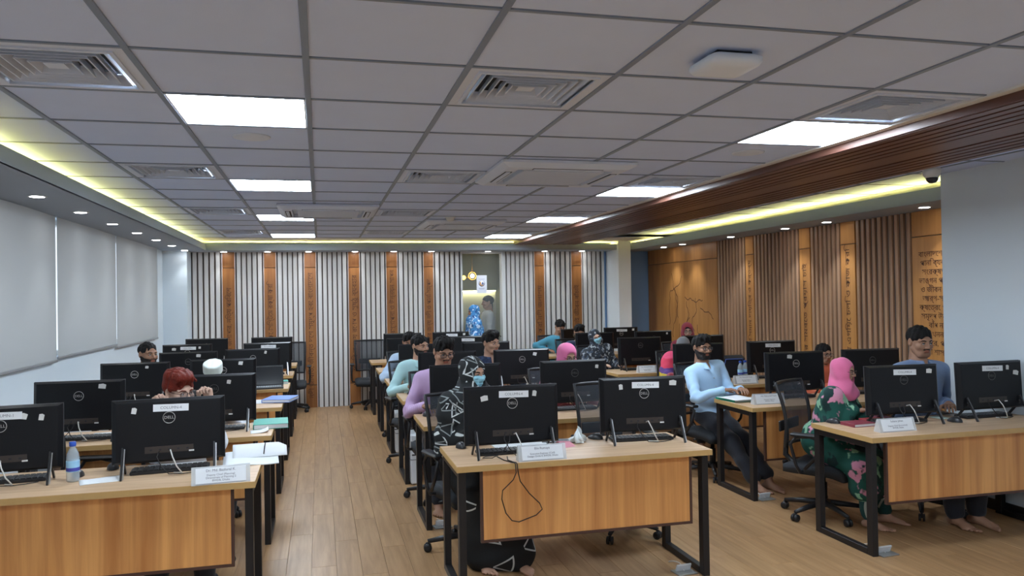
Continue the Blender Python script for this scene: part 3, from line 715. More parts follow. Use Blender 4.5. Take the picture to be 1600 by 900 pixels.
me_sline = strut((0.0095, -0.030, 0.150), (0.0095, -0.113, 0.006), 0.002, 0.006).mesh('bright_edge', mat('stand_edge', (0.45, 0.45, 0.46), 0.3, 0.8))
me_port = MB().box(-0.12, 0.12, -0.0272, -0.026, CZ0 + 0.050, CZ0 + 0.085).mesh('port_strip', m_port)
me_sock = MB().box(-0.006, 0.006, -0.0285, -0.027, -0.004, 0.004).mesh('port', m_dark)
me_ring = MB().tube([(0.030 * math.cos(t), 0, 0.030 * math.sin(t)) for t in np.linspace(0, 2 * PI, 33)[:-1]], 0.0016, 6, closed=True).mesh('logo_ring', m_logo)
me_ring2 = me_ring.copy(); me_ring2.materials[0] = m_logo_dim
me_code = MB().box(-0.013, 0.013, -0.0275, -0.0262, CZ0 + 0.048, CZ0 + 0.056).mesh('serial_sticker', mat('sticker', (0.7, 0.7, 0.68), 0.6))
me_lab = MB().box(-0.088, 0.088, -0.0006, 0, -0.019, 0.019).mesh('paper_label', m_paper)
def scrap(seed):
    r = random.Random(seed); w, h = r.uniform(0.022, 0.05) / 2, r.uniform(0.022, 0.036) / 2
    pts = [(-w, -h * r.uniform(0.7, 1)), (w * 0.8, -h), (w, h * r.uniform(0.5, 1)), (w * 0.2, h), (-w * 0.9, h * 0.85)]
    return MB().prism(pts, -0.0006, 0).mesh('paper_scrap', m_tape)
scraps = [scrap(k) for k in range(6)]
def wavy(p, q, sag, n=12, seed=0, amp=0.015):
    r = random.Random(seed); P, Q = Vector(p), Vector(q); out = []
    a, b_ = r.uniform(0, 6), r.uniform(0, 6)
    for i in range(n + 1):
        t = i / n; v = P.lerp(Q, t); s_ = math.sin(PI * t)
        out.append((v.x + amp * s_ * math.sin(5 * t + a), v.y + amp * s_ * math.sin(4 * t + b_), max(v.z - sag * s_, 0.004)))
    return out
def cable_mesh(kind):
    if kind == 0: return MB().tube([(0.005, -0.028, 0.125), (0.008, -0.06, 0.135), (0.02, -0.085, 0.10), (0.04, -0.09, 0.05), (0.065, -0.078, 0.012), (0.05, -0.045, 0.006), (0.02, -0.022, 0.005)], 0.0035, 6).mesh('white_cable', m_cablew)
    if kind == 1: return MB().tube([(-0.05, -0.028, 0.125), (-0.06, -0.05, 0.10), (-0.035, -0.075, 0.05), (0.0, -0.08, 0.012), (0.06, -0.07, 0.006), (0.12, -0.05, 0.005), (0.17, -0.022, 0.005)], 0.0028, 6).mesh('black_cable', m_cableb)
    return MB().tube([(-0.02, -0.028, 0.125), (-0.03, -0.06, 0.09), (-0.08, -0.08, 0.03), (-0.14, -0.085, 0.006), (-0.19, -0.06, 0.005), (-0.17, -0.03, 0.005), (-0.09, -0.02, 0.005)], 0.0024, 6).mesh('black_cable', m_cableb)
me_cables = [cable_mesh(k) for k in range(3)]
def computer(x, y, yaw, label, column=None, seed=0, dim=False, cables=True, tilt=0.05, scraps_at=()):
    t = thing('all_in_one_computer', (x, y, 0.75), yaw, label, 'computer', 'all-in-one computers on the desks')
    T = TR(0, 0, CZ0) @ RX(-tilt) @ TR(0, 0, -CZ0)
    h = place(me_shell, 'housing', t, M=T); place(me_bezel, 'bezel', t, M=T); place(me_screen, 'screen', t, M=T)
    for s in (-1, 1):
        f = place(me_fstrut, 'stand_strut', t, (s * 0.225, 0, 0)); place(me_bstrut, 'stand_strut', t, (s * 0.225, 0, 0))
        place(me_sline, 'bright_edge', f)
    place(me_port, 'port_strip', h); place(me_code, 'serial_sticker', h, (0.11, 0, 0))
    for k in range(5): place(me_sock, 'port', h, (-0.09 + 0.045 * k, 0, CZ0 + 0.067))
    lm = Matrix.Identity(4)
    place(me_ring2 if dim else me_ring, 'logo', h, (0, -0.0275, CZ1 - 0.10))
    if not dim or True:
        key = 'logo'
        me = TEXTS[key] if not dim else LOGO_DIM
        place(me, 'logo_lettering', h, M=TR(0, -0.0272, CZ1 - 0.10) @ RX(PI / 2))
    if column:
        lb = place(me_lab, 'paper_label', h, (0.01, -0.0272, CZ1 - 0.048), (0, 0.02, 0))
        place(TEXTS[column], 'lettering', lb, M=TR(0, -0.0008, 0) @ RX(PI / 2))
    for k, (sx, sz, rot) in enumerate(scraps_at):
        place(scraps[(seed + k) % 6], 'paper_scrap', h, (sx, -0.0268, sz), (0, rot, 0))
    if cables:
        for k in range(3):
            if k == 2 and seed % 2: continue
            place(me_cables[k], 'cable', t)
    return t
for key in ('logo',): TEXTS[key].materials.append(m_logo)
LOGO_DIM = TEXTS['logo'].copy(); LOGO_DIM.materials[0] = m_logo_dim
for key in ('c1', 'c2', 'c4', 'c6'): TEXTS[key].materials.append(m_txt)
COMP = {  # (column, row): two seats; wall/left seat first
 ('window-side', 0): [(-1.594, 4.494, 0.12, 'c1', ((0.10, 0.345, 0.1), (0.185, 0.335, 0.1))), (-0.797, 4.52, 0.10, 'c4', ((-0.17, 0.345, 0.12),))],
 ('window-side', 1): [(-1.577, 5.774, -0.03, None, ((0.145, 0.36, 0.0),)), (-0.737, 5.877, 0.0, None, ((0.10, 0.345, 0.1),))],
 ('window-side', 2): [(-1.56, 7.31, -0.05, None, ((0.10, 0.36, 0.0),)), (-0.85, 7.40, 0.0, None, ((0.15, 0.36, 0.1),))],
 ('window-side', 3): [(-1.33, 8.62, 0.04, None, ((0.1, 0.36, 0.0),)), (-0.71, 8.83, 0.08, None, ((0.13, 0.36, 0.2),))],
 ('window-side', 4): [(-1.58, 10.18, 0.08, 'c1', ((-0.15, 0.345, 0.0), (0.14, 0.355, 0.0))), (-0.635, 10.05, 0.10, 'c2', ((0.0, 0.36, 0.0),))],
 ('window-side', 5): [(-1.55, 11.62, 0.0, None, ()), (-0.67, 11.52, -0.08, None, ())],
 ('middle', 0): [(1.076, 4.40, 0.0, 'c4', ((-0.165, 0.335, -0.25), (0.135, 0.352, 0.1))), (1.96, 4.536, -0.08, 'c4', ((-0.15, 0.345, -0.12), (0.19, 0.36, -0.05)))],
 ('middle', 1): [(1.09, 5.93, 0.03, None, ()), (1.97, 5.93, 0.03, None, ((0.19, 0.345, 0.05),))],
 ('middle', 2): [(1.18, 7.38, 0.0, None, ()), (1.92, 7.40, 0.0, None, ((0.13, 0.35, 0.2),))],
 ('middle', 3): [(1.13, 8.76, -0.05, None, ()), (1.86, 8.80, 0.0, None, ())],
 ('middle', 4): [(1.12, 10.22, 0.0, None, ()), (1.90, 10.2, 0.0, 'c6', ())],
 ('middle', 5): [(1.19, 11.63, 0.0, None, ()), (1.92, 11.64, 0.05, 'c6', ((0.2, 0.36, 0),))],
 ('panel-side', 0): [(3.90, 4.57, -0.05, 'c4', ((0.20, 0.355, 0.0),)), (4.625, 4.56, 0.0, 'c4', ((0.14, 0.355, 0.0), (0.21, 0.315, 0.1)))],
 ('panel-side', 1): [(3.99, 5.95, -0.04, None, ((-0.06, 0.36, 0),)), (4.76, 5.95, -0.08, None, ())],
 ('panel-side', 2): [(3.82, 7.38, -0.05, None, ((0.0, 0.36, 0),)), (4.68, 7.40, -0.05, 'c2', ())],
 ('panel-side', 3): [(3.77, 8.80, 0.0, None, ()), (4.62, 8.80, 0.0, None, ())],
 ('panel-side', 4): [(3.70, 10.2, 0.0, None, ()), (4.58, 10.2, 0.0, None, ((0.2, 0.36, 0),))],
 ('panel-side', 5): [(3.86, 11.6, 0.55, None, ()), (4.65, 11.6, -0.05, 'c2', ((0.2, 0.36, 0),))],
}
SEAT = {'window-side': ('window end', 'aisle end'), 'middle': ('window-facing end', 'panel-facing end'), 'panel-side': ('aisle end', 'wall end')}
# ------------------------------------------------------------------ keyboards and mice
m_key = mat('keyboard_plastic', (0.015, 0.015, 0.017), 0.5)
me_kb = MB().cbox(-0.198, 0.198, -0.06, 0.06, 0, 0.018, 0.004).mesh('keyboard_tray', m_key)
me_krow = MB()
for k in range(14): me_krow.cbox(-0.188 + k * 0.0270, -0.188 + k * 0.0270 + 0.0235, -0.010, 0.010, 0, 0.006, 0.002)
me_krow = me_krow.mesh('key_row', mat('keycaps', (0.022, 0.022, 0.025), 0.45))
def mouse_mesh():
    def fn(u, v):
        th = 2 * PI * u; ph = PI / 2 * v
        r = math.cos(ph); x = 0.031 * r * math.cos(th); y = 0.055 * r * math.sin(th)
        return (x, y, 0.002 + 0.036 * math.sin(ph) * (1 - 0.25 * math.sin(th) * r))
    return MB().sheet(fn, 20, 8).lathe([(0.030, 0), (0.0305, 0.002)], 4).mesh('body', mat('mouse_black', (0.02, 0.02, 0.023), 0.35))
me_mouse = mouse_mesh(); me_wheel = MB().lathe([(0.006, -0.004), (0.008, -0.003), (0.008, 0.003), (0.006, 0.004)], 12, 0, RY(PI / 2)).mesh('scroll_wheel', mat('wheel_grey', (0.2, 0.2, 0.2), 0.5))
def keyboard(x, y, yaw, label):
    t = thing('keyboard', (x, y, 0.75), yaw, label, 'keyboard', 'keyboards on the desks')
    place(me_kb, 'tray', t)
    for r in range(5): place(me_krow, 'key_row', t, (0, -0.044 + 0.022 * r, 0.017))
def mouse(x, y, yaw, label):
    t = thing('computer_mouse', (x, y, 0.75), yaw, label, 'mouse', 'mice on the desks')
    place(me_mouse, 'body', t); place(me_wheel, 'scroll_wheel', t, (0, -0.025, 0.034))
seed = 0
for (cname, r), lst in COMP.items():
    for s, (x, y, yaw, colm, sc) in enumerate(lst):
        where = '%s %s desk from the slatted wall, %s' % (ORD[r], cname, SEAT[cname][s])
        computer(x, y, yaw, 'black all-in-one computer on the ' + where, colm, seed, dim=(seed % 3 == 0 and r > 0) or (cname, r) == ('panel-side', 0), cables=r < 3, scraps_at=sc)
        if r < 5:
            c, s_ = math.cos(yaw), math.sin(yaw)
            keyboard(x - 0.066 * s_, y + 0.066 * c, yaw, 'slim black keyboard on the ' + where)
            if (cname, r, s) not in (('middle', 0, 0), ('middle', 0, 1), ('panel-side', 0, 0), ('panel-side', 2, 1), ('middle', 1, 0), ('middle', 2, 0), ('middle', 2, 1), ('panel-side', 0, 1)):
                mouse(x + (0.33 if not (cname == 'panel-side' and s == 1) else -0.33) if x + 0.36 < COLS[cname][1] and (cname, s) != ('window-side', 1) else x - 0.33, DESK_Y[r] + (0.56 if (cname, s) == ('window-side', 1) else 0.42), 0.2, 'black mouse on the ' + where)
        seed += 1
mouse(1.70, 4.71, 0.7, 'black mouse beside the crumpled tissue')
mouse(0.825, 4.70, 0.1, 'black mouse at the corner of the desk with the dangling black cable')
def row_mouse(cname, r, s, x, y, rz): mouse(x, y, rz, 'black mouse on the %s %s desk from the slatted wall, %s' % (ORD[r], cname, SEAT[cname][s]))
row_mouse('middle', 1, 0, 0.795, 6.045, 0.1); row_mouse('middle', 2, 0, 0.83, 7.475, 0.1); row_mouse('middle', 2, 1, 2.187, 7.53, 0.0); row_mouse('panel-side', 0, 1, 4.26, 4.50, 0.2)
mouse(3.465, 4.735, 0.3, 'black mouse at the desk corner beside the woman in pink headscarf')
# ------------------------------------------------------------------ office chairs
m_fabric = mat('chair_fabric', (0.020, 0.023, 0.028), 0.8, bump=0.2, bscale=300)
m_plast = mat('chair_plastic', (0.014, 0.014, 0.016), 0.45)
m_net = seethrough('chair_mesh', (0.05, 0.058, 0.07), 0.38, 0.8)
def chair_proto():
    root = thing('office_chair', (0, 0, 0))
    s = MB()
    def seat_fn(u, v):
        x = -0.24 + 0.48 * u; y = -0.22 + 0.46 * v
        ex = abs(2 * u - 1); ey = abs(2 * v - 1)
        return (x * (1 - 0.06 * ey ** 4), y * (1 - 0.05 * ex ** 4), 0.465 - 0.03 * max(ex, ey) ** 6 - 0.012 * (1 - ex ** 2) + (-0.025 * max(0, v - 0.8) / 0.2))
    s.sheet(seat_fn, 12, 12, thick=0.055)
    s.obj('seat', m_fabric, root)
    MB().cbox(-0.20, 0.20, -0.18, 0.18, 0.385, 0.415, 0.008).obj('seat_pan', m_plast, root)
    def back(u, v, off=0.0):
        x = -0.225 + 0.45 * u; cur = 0.045 * (2 * u - 1) ** 2
        z = 0.56 + 0.46 * v; w = 1 - 0.08 * (1 - v) ** 2
        return (x * w, -0.235 + cur - 0.06 * v + 0.035 * math.sin(PI * v) + off, z)
    MB().sheet(lambda u, v: back(u, v), 10, 10).obj('back_mesh', m_net, root)
    rim = [back(u, 0) for u in np.linspace(0, 1, 9)] + [back(1, v) for v in np.linspace(0, 1, 9)[1:]] + [back(u, 1) for u in np.linspace(1, 0, 9)[1:]] + [back(0, v) for v in np.linspace(1, 0, 9)[1:-1]]
    MB().tube(rim, 0.013, 8, closed=True).obj('back_frame', m_plast, root)
    MB().tube([(0, -0.05, 0.40), (0, -0.22, 0.40), (0, -0.285, 0.46), (0, -0.275, 0.60), (0, -0.27, 0.70)], [0.022, 0.022, 0.022, 0.02, 0.016], 8).obj('back_spine', m_plast, root)
    MB().cbox(-0.17, 0.17, -0.262, -0.245, 0.66, 0.74, 0.006).obj('lumbar_support', m_plast, root)
    for sx in (-1, 1):
        a = MB().tube([(sx * 0.20, -0.06, 0.40), (sx * 0.275, -0.06, 0.40), (sx * 0.29, -0.08, 0.45), (sx * 0.29, -0.12, 0.60), (sx * 0.285, -0.08, 0.655), (sx * 0.28, 0.02, 0.665), (sx * 0.285, 0.10, 0.64), (sx * 0.29, 0.06, 0.52), (sx * 0.285, -0.02, 0.43)], 0.012, 8).obj('armrest', m_plast, root)
        MB().cbox(sx * 0.28 - 0.035, sx * 0.28 + 0.035, -0.12, 0.12, 0.662, 0.685, 0.01).obj('arm_pad', m_plast, a)
    MB().lathe([(0.028, 0.10), (0.028, 0.25), (0.018, 0.25), (0.018, 0.39)], 14).obj('gas_lift', m_plast, root)
    MB().tube([(0.05, 0.02, 0.375), (0.26, 0.05, 0.37)], 0.006, 6).obj('height_lever', m_plast, root)
    base = MB().lathe([(0.05, 0.075), (0.05, 0.115), (0.035, 0.125)], 16).obj('base_hub', m_plast, root)
    for k in range(5):
        t = 2 * PI * k / 5 + 0.3 + PI / 5; c, s_ = math.cos(t), math.sin(t)
        MB().tube([(0.03 * c, 0.03 * s_, 0.10), (0.18 * c, 0.18 * s_, 0.085), (0.30 * c, 0.30 * s_, 0.068)], [0.024, 0.02, 0.014], 8).obj('base_arm', m_plast, base)
        w = MB()
        for d in (-0.014, 0.014): w.lathe([(0.010, -0.008), (0.027, -0.007), (0.027, 0.007), (0.010, 0.008)], 14, 0, TR(0.30 * c - s_ * d, 0.30 * s_ + c * d, 0.0275) @ RZ(t) @ RX(PI / 2))
        w.cbox(-0.012, 0.012, -0.007, 0.007, 0.024, 0.062, 0.003, 0, TR(0.30 * c, 0.30 * s_, 0) @ RZ(t))
        w.obj('caster', m_plast, root)
    return root
CHAIR0 = chair_proto(); CHAIR_USED = [False]
def chair(x, y, heading, label, spin=0.0, lift=0.0):
    """heading: direction the sitter faces, angle from +Y, clockwise seen from above is negative"""
    if not CHAIR_USED[0]: t = CHAIR0; CHAIR_USED[0] = True
    else: t = copy_tree(CHAIR0)
    t.location = (x, y, 0); t.rotation_euler = (0, 0, heading)
    for ch in t.children:
        if ch.name.startswith(('caster', 'base_hub')): ch.rotation_euler = (0, 0, spin)
        elif not ch.name.startswith('gas_lift'): ch.location = (0, 0, lift)
    return tag(t, label, 'chair', 'black mesh office chairs')
# ------------------------------------------------------------------ people: implicit surfaces meshed with surface nets
def smin(a, b, k):
    if k <= 0: return np.minimum(a, b)
    h = np.maximum(k - np.abs(a - b), 0) / k
    return np.minimum(a, b) - h * h * k * 0.25
def smax(a, b, k): return -smin(-a, -b, k)
def f_cap(P, a, b, ra, rb=None):
    rb = ra if rb is None else rb
    a = np.asarray(a, float); b = np.asarray(b, float); ba = b - a; L2 = max(ba @ ba, 1e-12)
    t = np.clip(((P - a) @ ba) / L2, 0, 1)
    return np.linalg.norm(P - a - t[:, None] * ba, axis=1) - (ra + (rb - ra) * t)
def f_ell(P, c, r, B=None):
    Q = P - np.asarray(c, float)
    if B is not None: Q = Q @ B        # columns of B are the ellipsoid axes
    r = np.asarray(r, float)
    k0 = np.linalg.norm(Q / r, axis=1); k1 = np.linalg.norm(Q / (r * r), axis=1)
    return k0 * (k0 - 1) / np.maximum(k1, 1e-9)
def snet(f, lo, hi, h, sparse=True):
    lo = np.asarray(lo, float); hi = np.asarray(hi, float)
    n = np.ceil((hi - lo) / h).astype(int) + 2
    if sparse:
        n = ((n + 3) // 4) * 4; c = n // 4
        cc = [lo[k] + h * (4 * np.arange(c[k]) + 1.5) for k in range(3)]
        CG = np.stack(np.meshgrid(*cc, indexing='ij'), -1).reshape(-1, 3)
        cv = f(CG).reshape(c)
        act = np.abs(cv) < h * 4 * 1.25
        V = np.repeat(np.repeat(np.repeat(cv, 4, 0), 4, 1), 4, 2)
        A = np.repeat(np.repeat(np.repeat(act, 4, 0), 4, 1), 4, 2)
        idx = np.argwhere(A)
        V[A] = f(lo + h * idx)
    else:
        g = np.stack(np.meshgrid(*[np.arange(q) for q in n], indexing='ij'), -1).reshape(-1, 3)
        V = f(lo + h * g).reshape(n)
    S = V < 0
    acc = np.zeros(tuple(n - 1) + (3,)); cnt = np.zeros(tuple(n - 1))
    sl = lambda o, ax=None: tuple(slice(o[k], (n[k] - 1 + o[k])) for k in range(3))
    for ax in range(3):
        for u in (0, 1):
            for w in (0, 1):
                o = [0, 0, 0]; oth = [k for k in range(3) if k != ax]; o[oth[0]] = u; o[oth[1]] = w
                o2 = list(o); o2[ax] = 1
                a = V[sl(o)]; b = V[sl(o2)]
                m = (S[sl(o)] != S[sl(o2)])
                d = a - b; t = np.where(m, a / np.where(np.abs(d) < 1e-12, 1, d), 0)
                acc[..., oth[0]] += m * u; acc[..., oth[1]] += m * w; acc[..., ax] += m * t
                cnt += m
    has = cnt > 0
    vid = -np.ones(tuple(n - 1), int); vid[has] = np.arange(has.sum())
    ii = np.argwhere(has)
    verts = lo + h * (ii + acc[has] / cnt[has][:, None])
    quads = []
    for ax in range(3):
        u, w = [(1, 2), (2, 0), (0, 1)][ax]
        s0 = [slice(None)] * 3; s1 = [slice(None)] * 3
        s0[ax] = slice(0, n[ax] - 1); s1[ax] = slice(1, n[ax])
        e = S[tuple(s0)] != S[tuple(s1)]
        E_ = np.argwhere(e)
        ok = (E_[:, u] > 0) & (E_[:, w] > 0) & (E_[:, u] < n[u] - 1) & (E_[:, w] < n[w] - 1)
        E_ = E_[ok]
        def at(du, dw):
            q = E_.copy(); q[:, u] -= du; q[:, w] -= dw
            return vid[q[:, 0], q[:, 1], q[:, 2]]
        Q = np.stack([at(1, 1), at(0, 1), at(0, 0), at(1, 0)], 1)
        inside = S[E_[:, 0], E_[:, 1], E_[:, 2]]
        Q[~inside] = Q[~inside][:, ::-1]
        quads.append(Q)
    return verts, np.concatenate(quads)
def np_mesh(name, parts, mats):
    """parts: list of (verts, faces(list or array), material index or array)"""
    vs = []; fs = []; mi = []; o = 0
    for v, q, m in parts:
        vs.append(np.asarray(v)); q = [tuple(int(i) + o for i in f) for f in q]; fs += q
        mi += list(m) if hasattr(m, '__len__') else [m] * len(q)
        o += len(v)
    me = bpy.data.meshes.new(name); me.from_pydata(np.concatenate(vs).tolist(), [], fs)
    for m in mats: me.materials.append(m)
    me.polygons.foreach_set('material_index', [int(k) for k in mi]); me.polygons.foreach_set('use_smooth', [True] * len(fs)); me.update()
    return me
# ---- head template (face towards +Y, origin between the ears)
def head_field(P):
    d = f_ell(P, (0, -0.012, 0.038), (0.077, 0.097, 0.084))
    d = smin(d, f_ell(P, (0, 0.022, -0.028), (0.063, 0.072, 0.088)), 0.03)
    d = smin(d, f_cap(P, (-0.028, 0.055, -0.088), (0.028, 0.055, -0.088), 0.022), 0.03)
    d = smin(d, f_cap(P, (-0.058, 0.0, -0.045), (-0.03, 0.05, -0.082), 0.018), 0.025)
    d = smin(d, f_cap(P, (0.058, 0.0, -0.045), (0.03, 0.05, -0.082), 0.018), 0.025)
    for s in (-1, 1):
        d = smin(d, f_ell(P, (s * 0.044, 0.062, -0.022), (0.024, 0.024, 0.022)), 0.02)
        d = smax(d, -f_ell(P, (s * 0.031, 0.103, 0.006), (0.020, 0.018, 0.013)), 0.014)
        d = smin(d, f_cap(P, (s * 0.014, 0.086, 0.027), (s * 0.05, 0.068, 0.026), 0.009), 0.014)
        d = smin(d, f_ell(P, (s * 0.031, 0.0785, 0.0065), (0.0165, 0.014, 0.0125)), 0.004)
    d = smin(d, f_cap(P, (0, 0.086, 0.022), (0, 0.110, -0.022), 0.0075, 0.0125), 0.014)
    for s in (-1, 1): d = smin(d, f_ell(P, (s * 0.0125, 0.098, -0.028), (0.0085, 0.011, 0.0075)), 0.006)
    d = smin(d, f_cap(P, (-0.017, 0.0885, -0.0515), (0.017, 0.0885, -0.0515), 0.0065), 0.006)
    d = smin(d, f_cap(P, (-0.015, 0.0870, -0.0625), (0.015, 0.0870, -0.0625), 0.0075), 0.006)
    d = smax(d, -f_cap(P, (-0.022, 0.0975, -0.0568), (0.022, 0.0975, -0.0568), 0.0022), 0.003)
    for s in (-1, 1):
        e = f_ell(P, (s * 0.078, -0.012, 0.002), (0.011, 0.020, 0.032))
        e = smax(e, -f_ell(P, (s * 0.089, -0.006, 0.004), (0.008, 0.012, 0.020)), 0.004)
        d = smin(d, e, 0.008)
    d = smin(d, f_cap(P, (0, -0.022, -0.05), (0, -0.035, -0.19), 0.053, 0.056), 0.02)
    return d
def uvsphere(c, r, nu=10, nv=8):
    vs = []; fs = []
    for i in range(nv + 1):
        t = PI * i / nv
        for j in range(nu):
            p = 2 * PI * j / nu; vs.append((c[0] + r * math.sin(t) * math.cos(p), c[1] + r * math.sin(t) * math.sin(p), c[2] + r * math.cos(t)))
    for i in range(nv):
        for j in range(nu): fs.append((i * nu + j, (i + 1) * nu + j, (i + 1) * nu + (j + 1) % nu, i * nu + (j + 1) % nu))
    return np.array(vs), fs
HV, HQ = snet(head_field, (-0.105, -0.125, -0.20), (0.105, 0.135, 0.135), 0.004)
hc = HV[HQ].mean(1)
HM = np.zeros(len(HQ), int)
lip_ = (np.abs(hc[:, 0]) < 0.0235 - 0.5 * np.abs(hc[:, 2] + 0.057)) & (hc[:, 1] > 0.084) & (hc[:, 2] > -0.0695) & (hc[:, 2] < -0.0455)
HM[lip_] = 1
EYES = []
for s in (-1, 1):
    EYES.append((*uvsphere((s * 0.031, 0.0835, 0.0055), 0.0108), 2))
    EYES.append((*uvsphere((s * 0.031, 0.0905, 0.0055), 0.0052), 3))
def brow_parts():
    out = []
    for s in (-1, 1):
        path = [Vector((s * 0.013, 0.0955, 0.0235)), Vector((s * 0.026, 0.0945, 0.0285)), Vector((s * 0.038, 0.0875, 0.0285)), Vector((s * 0.050, 0.0765, 0.0235))]
        b = MB().tube(path, [0.0035, 0.0042, 0.004, 0.002], 6); out.append((np.array(b.v), b.f, 4))
    return out
BROWS = brow_parts()
LIDS = []
for s in (-1, 1):
    pth = [(s * 0.018, 0.0885, 0.007), (s * 0.025, 0.0945, 0.0115), (s * 0.033, 0.0955, 0.0122), (s * 0.041, 0.0915, 0.0095), (s * 0.045, 0.0870, 0.006)]
    b = MB().tube(pth, [0.0014, 0.0022, 0.0022, 0.0018, 0.001], 6); LIDS.append((np.array(b.v), b.f, 4))
# ---- hands
def hand_field(curl, spread=0.0):
    caps = []
    bx_ = (-0.030, -0.010, 0.010, 0.028); Ls = (0.070, 0.079, 0.074, 0.058)
    for x, L in zip(bx_, Ls):
        p = np.array((x, 0.084 - 8 * (x + 0.005) ** 2, 0.0)); a = 0.0
        for seg, (fr, cu) in enumerate(((0.45, 0.75), (0.31, 1.1), (0.24, 0.8))):
            a += curl * cu
            d = np.array((x * (3 + spread) * math.cos(a), math.cos(a), -math.sin(a))); d /= np.linalg.norm(d)
            q = p + d * L * fr
            caps.append((p, q, 0.0092 - 0.0009 * seg, 0.0086 - 0.001 * seg)); p = q
    th = [np.array((-0.022, 0.022, -0.006))]
    for L, dv in ((0.042, (-0.75, 0.62, -0.2)), (0.033, (-0.45 + 0.5 * curl, 0.85, -0.25 - 0.35 * curl)), (0.026, (-0.2 + 0.7 * curl, 0.9, -0.2 - 0.3 * curl))):
        dv = np.array(dv); dv /= np.linalg.norm(dv); th.append(th[-1] + dv * L)
    for k in range(3): caps.append((th[k], th[k + 1], 0.0125 - 0.0016 * k, 0.0112 - 0.0016 * k))
    def f(P):
        d = f_cap(P, (0, -0.05, 0), (0, 0.012, 0), 0.024, 0.026)
        for x in (-0.024, -0.008, 0.008, 0.022): d = smin(d, f_cap(P, (x * 0.75, 0.012, 0), (x * 1.15, 0.082, 0), 0.0135, 0.0115), 0.010)
        for a, b, ra, rb in caps: d = smin(d, f_cap(P, a, b, ra, rb), 0.0045)
        return d
    return f
HANDS = {}
for nm, cu in (('flat', 0.16), ('rest', 0.42), ('fist', 1.25)):
    HANDS[nm] = snet(hand_field(cu), (-0.09, -0.055, -0.11), (0.065, 0.18, 0.03), 0.0042)
def foot_field(P):
    d = f_cap(P, (0, -0.005, 0.05), (0, 0.0, -0.01), 0.036, 0.038)
    d = smin(d, f_ell(P, (0, -0.035, -0.042), (0.032, 0.036, 0.030)), 0.02)
    d = smin(d, f_cap(P, (0.0, 0.02, -0.03), (0.0, 0.10, -0.048), 0.036, 0.024), 0.03)
    d = smin(d, f_ell(P, (0.0, 0.11, -0.052), (0.046, 0.045, 0.019)), 0.02)
    for k, (x, L, r) in enumerate(((-0.030, 0.050, 0.0125), (-0.009, 0.050, 0.0095), (0.009, 0.044, 0.009), (0.025, 0.036, 0.0085), (0.038, 0.026, 0.008))):
        d = smin(d, f_cap(P, (x, 0.13, -0.056), (x * 1.1, 0.142 + L - 0.012 * k, -0.060), r), 0.005)
    return smax(d, -0.0715 - P[:, 2], 0.004)
FOOT = snet(foot_field, (-0.06, -0.085, -0.08), (0.06, 0.215, 0.10), 0.005)
# ---- materials
def skin(name, c):
    m = mat('skin_' + name, c, 0.55, spec=0.35, vary=0.12, vscale=25, bump=0.03, bscale=200)
    l = mat('lips_' + name, (c[0] * 0.85, c[1] * 0.55, c[2] * 0.55), 0.45)
    return [m, l]
SK = {'tan': (0.48, 0.27, 0.18), 'brown': (0.38, 0.205, 0.13), 'dark': (0.24, 0.125, 0.08), 'fair': (0.58, 0.37, 0.28)}
m_eye = mat('eye_white', (0.62, 0.60, 0.57), 0.25); m_iris = mat('iris', (0.012, 0.008, 0.006), 0.15)
m_hair = mat('hair_black', (0.006, 0.005, 0.005), 0.62, spec=0.25, bump=0.6, bscale=220)
m_hairred = mat('hair_red', (0.24, 0.022, 0.008), 0.55, spec=0.3, bump=0.6, bscale=200, vary=0.75, vscale=22)
m_beard = mat('beard_black', (0.018, 0.012, 0.010), 0.7, bump=0.5, bscale=250)
m_mask = mat('mask_blue', (0.30, 0.60, 0.72), 0.8, bump=0.15, bscale=40)
m_specs = mat('spectacle_frame', (0.02, 0.008, 0.008), 0.3)
m_lens = seethrough('spectacle_lens', (0.5, 0.5, 0.5), 0.93, 0.05)
def cloth(name, c, vary=0.1, rough=0.85): return mat('cloth_' + name, c, rough, vary=vary, vscale=14, bump=0.12, bscale=90, sheen=0.2)
